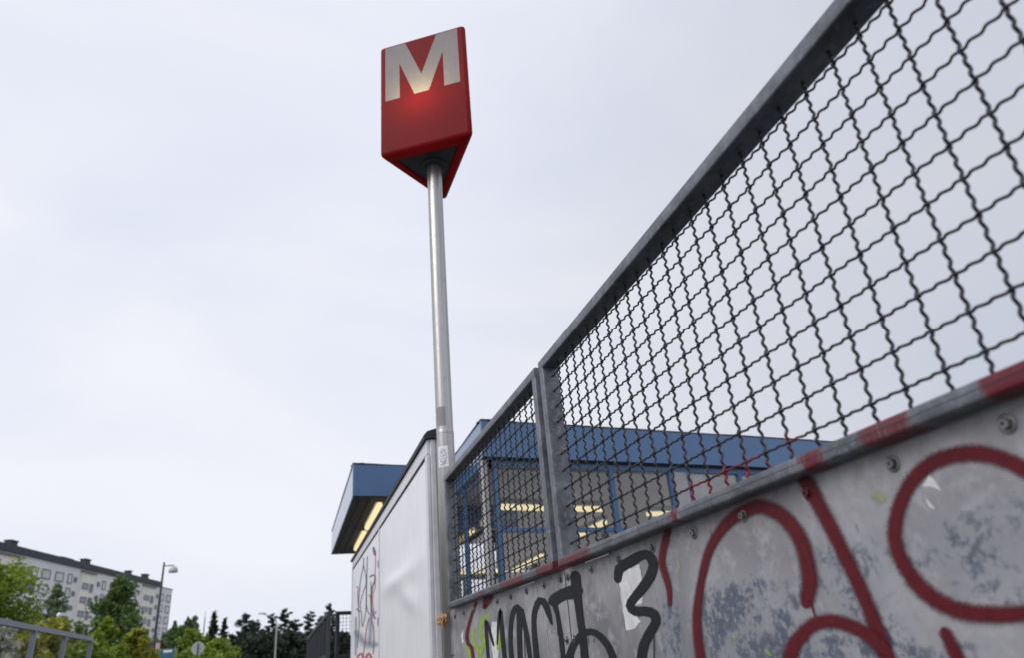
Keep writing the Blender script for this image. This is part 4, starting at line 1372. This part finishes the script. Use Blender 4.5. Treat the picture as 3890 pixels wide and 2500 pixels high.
# round traffic sign seen from behind
c = ony(752, 2465, 46.0)
rd = thing('traffic_sign', (c.x, 46, 0), 'round grey back of a traffic sign on a post', 'traffic sign')
v = []; f = []; nn = 32
for yy in (45.96, 45.985):
    for k in range(nn): v.append((c.x + 0.335 * math.cos(2 * math.pi * k / nn), yy, c.z + 0.335 * math.sin(2 * math.pi * k / nn)))
f = [list(range(nn)), list(range(nn, 2 * nn))[::-1]] + [(k, nn + k, nn + (k + 1) % nn, (k + 1) % nn) for k in range(nn)]
MB().add(v, f).build('disc', MT['sign_back'], rd)
MB().tube([(c.x, 45.92, 0.002), (c.x, 45.92, c.z + 0.25)], 0.035, 10).build('post', MT['dark_metal'], rd)
# blue shelter glimpsed through the left railing
q0 = ony(70, 2430, 38.0); q1 = ony(113, 2398, 38.0)
hb = thing('shelter', ((q0.x + q1.x) / 2, 38.8, 0), 'small shelter with a blue rounded roof behind the railing', 'shelter')
prof = [Vector((0, 38.0 + 0.8 + 0.9 * math.cos(R(180 - 18 * i)), q0.z - 0.05 + (q1.z - q0.z + 0.1) * math.sin(R(180 - 18 * i)))) for i in range(11)]
MB().prism(prof, Vector((q0.x, 0, 0)), Vector((q1.x, 0, 0))).build('roof', MT['blue_fascia'], hb)
MB().box((q0.x - 1.5, 38.0, q0.z - 0.22), (q1.x, 38.12, q0.z - 0.06)).build('beam', MT['pale_blue_wall'], hb)
for x in (q0.x - 1.4, q0.x, q1.x - 0.06):
    for y in (38.06, 39.6): MB().tube([(x, y, 0.002), (x, y, q0.z - 0.2)], 0.04, 8).build('leg', MT['pale_blue_wall'], hb)

# ------------------------------------------------------------------ trees
def tree(px, ytop, Y, rad_px, shape, mat, label, name='tree', bark='bark', leaves=2600, lsize=0.22, group=None, dens=1.0, hmin=0.22):
    top = ony(px, ytop, Y)
    h = top.z; depth = (top - EYE).dot(CF)
    rad = rad_px * depth / PF
    rnd = random.Random(int(px * 13 + ytop * 7 + Y))
    base = Vector((top.x, Y, 0.0))
    t = thing(name, base, label, 'tree', group)
    # trunk with a slight lean and limbs
    tr = MB(); pts = []; n = 9
    ph = rnd.uniform(0, 6)
    for i in range(n + 1):
        k = i / n
        pts.append(base + Vector((0.03 * h * math.sin(ph + 2.2 * k) * k * 0.5, 0.02 * h * math.cos(ph + 1.7 * k) * k * 0.5, h * 0.97 * k - (0.02 if i == 0 else 0))))
    r0 = 0.016 * h + 0.03
    tr.tube(pts, [r0 * (1 - 0.9 * i / n) for i in range(n + 1)], 8)
    def axis(k):
        x = k * n; i = min(n - 1, int(x)); return pts[i].lerp(pts[i + 1], x - i)
    def prof(k):          # crown radius at relative height k
        q = (k - hmin) / (1 - hmin)
        if q < 0: return 0
        if shape == 'cone': return max(0.05, (1 - q) ** 0.75) * (0.55 + 0.45 * min(1, q * 5))
        if shape == 'round': return math.sqrt(max(0, 1 - (2 * q - 1) ** 2)) * 0.9 + 0.1
        if shape == 'egg': return max(0.10, math.sin(math.pi * min(1, (0.16 + 0.84 * q)) ** 0.8) ** 0.75)
        if shape == 'spruce': return max(0.04, (1 - q)) * (0.75 + 0.25 * math.cos(q * 60))
        if shape == 'pine': return math.sqrt(max(0.06, 1 - ((q - 0.45) / 0.58) ** 2)) * (0.72 + 0.28 * math.sin(q * 17 + ph))
        return 1
    clumps = []
    nl = {'spruce': 90, 'pine': 60}.get(shape, 64)
    for i in range(nl):
        k = hmin + (1 - hmin) * (0.02 + 0.96 * (i + rnd.random()) / nl)
        a = rnd.uniform(0, 2 * math.pi) + i * 2.4
        rr = rad * prof(k) * rnd.uniform(0.45, 1.18)
        st = axis(max(0.05, k - {'spruce': -0.02, 'pine': 0.05}.get(shape, 0.12) * (rr / max(rad, 0.01))))
        dz = {'spruce': -0.25, 'pine': 0.12}.get(shape, 0.25) * rr
        en = axis(k) + Vector((rr * math.cos(a), rr * math.sin(a), 0 if shape == 'spruce' else 0))
        en.z += dz * 0.3
        mid = st.lerp(en, 0.5) + Vector((0, 0, -dz * 0.25))
        tr.tube([st, mid, en], [r0 * 0.28 * (1 - 0.7 * k), r0 * 0.16 * (1 - 0.6 * k), r0 * 0.05], 5, False)
        cr_ = (rad * {'spruce': 0.05, 'pine': 0.13}.get(shape, 0.14) + rr * {'spruce': 0.30, 'pine': 0.20}.get(shape, 0.22)) * rnd.uniform(0.6, 1.3)
        clumps.append((en, cr_, 1.0))
        clumps.append((st.lerp(en, rnd.uniform(0.45, 0.75)), cr_ * 0.95, 0.9))
    clumps.append((pts[-1], rad * 0.16, 0.35))
    tr.build('trunk', MT[bark], t)
    tot = sum(c[2] for c in clumps); v = []; f = []
    flat = {'spruce': 0.45, 'pine': 0.42}.get(shape, 0.78)
    for (cc, cr_, wgt) in clumps:
        for _ in range(int(leaves * dens * wgt / tot)):
            d = Vector((rnd.gauss(0, 1), rnd.gauss(0, 1), rnd.gauss(0, 1))); d.normalize()
            p = cc + Vector((d.x, d.y, d.z * flat)) * cr_ * (rnd.random() ** 0.45)
            a = Vector((rnd.gauss(0, 1), rnd.gauss(0, 1), rnd.gauss(0, 0.6))).normalized()
            b_ = a.cross(Vector((rnd.gauss(0, 1), rnd.gauss(0, 1), rnd.gauss(0, 1)))).normalized()
            s = lsize * rnd.uniform(0.6, 1.25)
            i = len(v)
            wdt = 0.28 if shape in ('spruce', 'pine') else 0.62
            v += [p - a * s * 0.5, p + b_ * s * wdt * 0.5, p + a * s * 0.5, p - b_ * s * wdt * 0.5]
            f.append((i, i + 1, i + 2, i + 3))
    MB().add(v, f).build('crown', MT[mat], t)
    return t


G1 = 'leafy trees beyond the left railing'; G2 = 'trees in the far wood'
tree(-70, 2120, 36, 185, 'round', 'leaf_fresh', 'big fresh green maple above the left end of the railing', 'maple_tree', leaves=26000, lsize=0.20, group=G1, hmin=0.18)
tree(222, 2208, 82, 74, 'egg', 'leaf_birch', 'slim grey green birch in front of the apartment windows', 'birch_tree', 'birch_bark', 4200, 0.34, G1)
tree(140, 2318, 70, 34, 'round', 'leaf_birch', 'small grey green tree at the foot of the slim birch', 'small_tree', 'bark', 1400, 0.3, G1)
tree(448, 2185, 68, 165, 'cone', 'leaf_dark', 'tall pointed dark green birch hiding the middle of the block', 'birch_tree', 'birch_bark', 13000, 0.32, G1)
tree(385, 2330, 66, 55, 'round', 'leaf_dark', 'rounded dark green tree leaning against the pointed birch', 'leafy_tree', 'bark', 2600, 0.3, G1)
tree(298, 2372, 48, 28, 'egg', 'leaf_dark', 'small dark bushy tree between the yellow green crowns', 'small_tree', 'bark', 1500, 0.2, G1)
tree(205, 2348, 30, 92, 'round', 'leaf_yellow', 'yellow green tree behind the railing posts', 'young_maple', 'bark', 6500, 0.20, G1)
tree(105, 2415, 27, 70, 'round', 'leaf_yellow', 'low yellow green shrubby tree below the blue shelter roof', 'young_maple', 'bark', 3500, 0.2, G1)
tree(420, 2340, 27, 78, 'egg', 'leaf_fresh', 'bright green young maple past the end of the railing', 'young_maple', 'bark', 6500, 0.18, G1)
tree(510, 2385, 29, 72, 'round', 'leaf_yellow', 'olive tinted young maple at the foot of the street lamp', 'young_maple', 'bark', 5000, 0.18, G1)
tree(345, 2425, 26, 80, 'round', 'leaf_fresh', 'low bright green crown filling the railing corner', 'young_maple', 'bark', 4500, 0.18, G1)
tree(585, 2468, 33, 40, 'round', 'leaf_yellow', 'low yellow green bush in front of the teal banner', 'bush', 'bark', 1800, 0.18, G1, hmin=0.05)
tree(20, 2340, 21, 62, 'round', 'blossom', 'white blossoming bush behind the left railing', 'blossom_bush', 'bark', 5000, 0.10, G1, hmin=0.1)
tree(662, 2352, 105, 28, 'egg', 'leaf_birch', 'slender pale birch beside the corner of the block', 'birch_tree', 'birch_bark', 1800, 0.42, G2)
tree(628, 2400, 92, 52, 'round', 'leaf_birch', 'soft grey green tree under the corner of the block', 'leafy_tree', 'bark', 2600, 0.36, G2)
tree(712, 2342, 96, 40, 'egg', 'leaf_birch', 'taller grey green birch among the mid green trees', 'birch_tree', 'birch_bark', 2600, 0.40, G2)
tree(745, 2333, 102, 34, 'egg', 'leaf_birch', 'wispy birch with a thin crown next to the mast', 'birch_tree', 'birch_bark', 1900, 0.42, G2)
tree(690, 2372, 80, 60, 'round', 'leaf_dark', 'broad mid green tree above the teal banner', 'leafy_tree', 'bark', 4200, 0.34, G2)
tree(745, 2385, 74, 62, 'round', 'leaf_fresh', 'light green willow like crown behind the round traffic sign', 'leafy_tree', 'bark', 4600, 0.30, G2, hmin=0.1)
tree(832, 2424, 58, 76, 'round', 'leaf_fresh', 'dome shaped light green bush right of the traffic sign', 'bush', 'bark', 5200, 0.24, G2, hmin=0.05)
tree(820, 2318, 118, 78, 'spruce', 'needle', 'tall pointed spruce behind the dome shaped bush', 'spruce_tree', 'bark', 6500, 0.50, G2)
tree(851, 2342, 120, 62, 'spruce', 'needle', 'shorter spruce standing next to the tall pointed one', 'spruce_tree', 'bark', 5000, 0.50, G2)
tree(800, 2378, 116, 75, 'spruce', 'needle', 'low broad spruce beside the mast', 'spruce_tree', 'bark', 2400, 0.55, G2)
pines = [(930, 2326, 112, 46, 'airy pine with sky showing through its crown'), (978, 2352, 118, 36, 'dense dark pine beside the airy one'), (905, 2400, 104, 44, 'low dark pine filling the gap by the spruces'),
         (1042, 2326, 116, 30, 'flat topped pine behind the outreach lamp'), (1085, 2306, 122, 30, 'slender pine with a small tufted top past the outreach lamp'), (1010, 2395, 100, 50, 'broad dark pine under the outreach lamp arm'),
         (1120, 2350, 112, 40, 'rounded dark pine between the tufted and the stepped pines'), (1178, 2318, 118, 26, 'stepped pine with a separate flat top tuft'), (1215, 2345, 110, 32, 'dark pine at the low end of the dark fence'),
         (1254, 2288, 116, 34, 'tallest pine rising above the dark fence corner'), (1300, 2400, 108, 40, 'dark pine seen through the short mesh panel'), (1335, 2420, 114, 34, 'dark pine next to the hoarding end'),
         (960, 2420, 96, 60, 'wide low pine at the front of the dark wood'), (1080, 2405, 98, 60, 'wide brownish pine in the middle of the dark wood'), (1150, 2415, 100, 55, 'wide low pine behind the dark fence rail'), (870, 2440, 108, 50, 'dim low pine behind the dome shaped bush')]
for (px, yt, Y, rp, lab) in pines:
    tree(px, yt, Y, rp * 1.25, 'pine' if yt < 2360 else 'round', 'needle', lab, 'pine_tree', 'bark', 5200 if yt < 2360 else 6500, 0.46, G2, hmin=0.25 if yt < 2360 else 0.1)
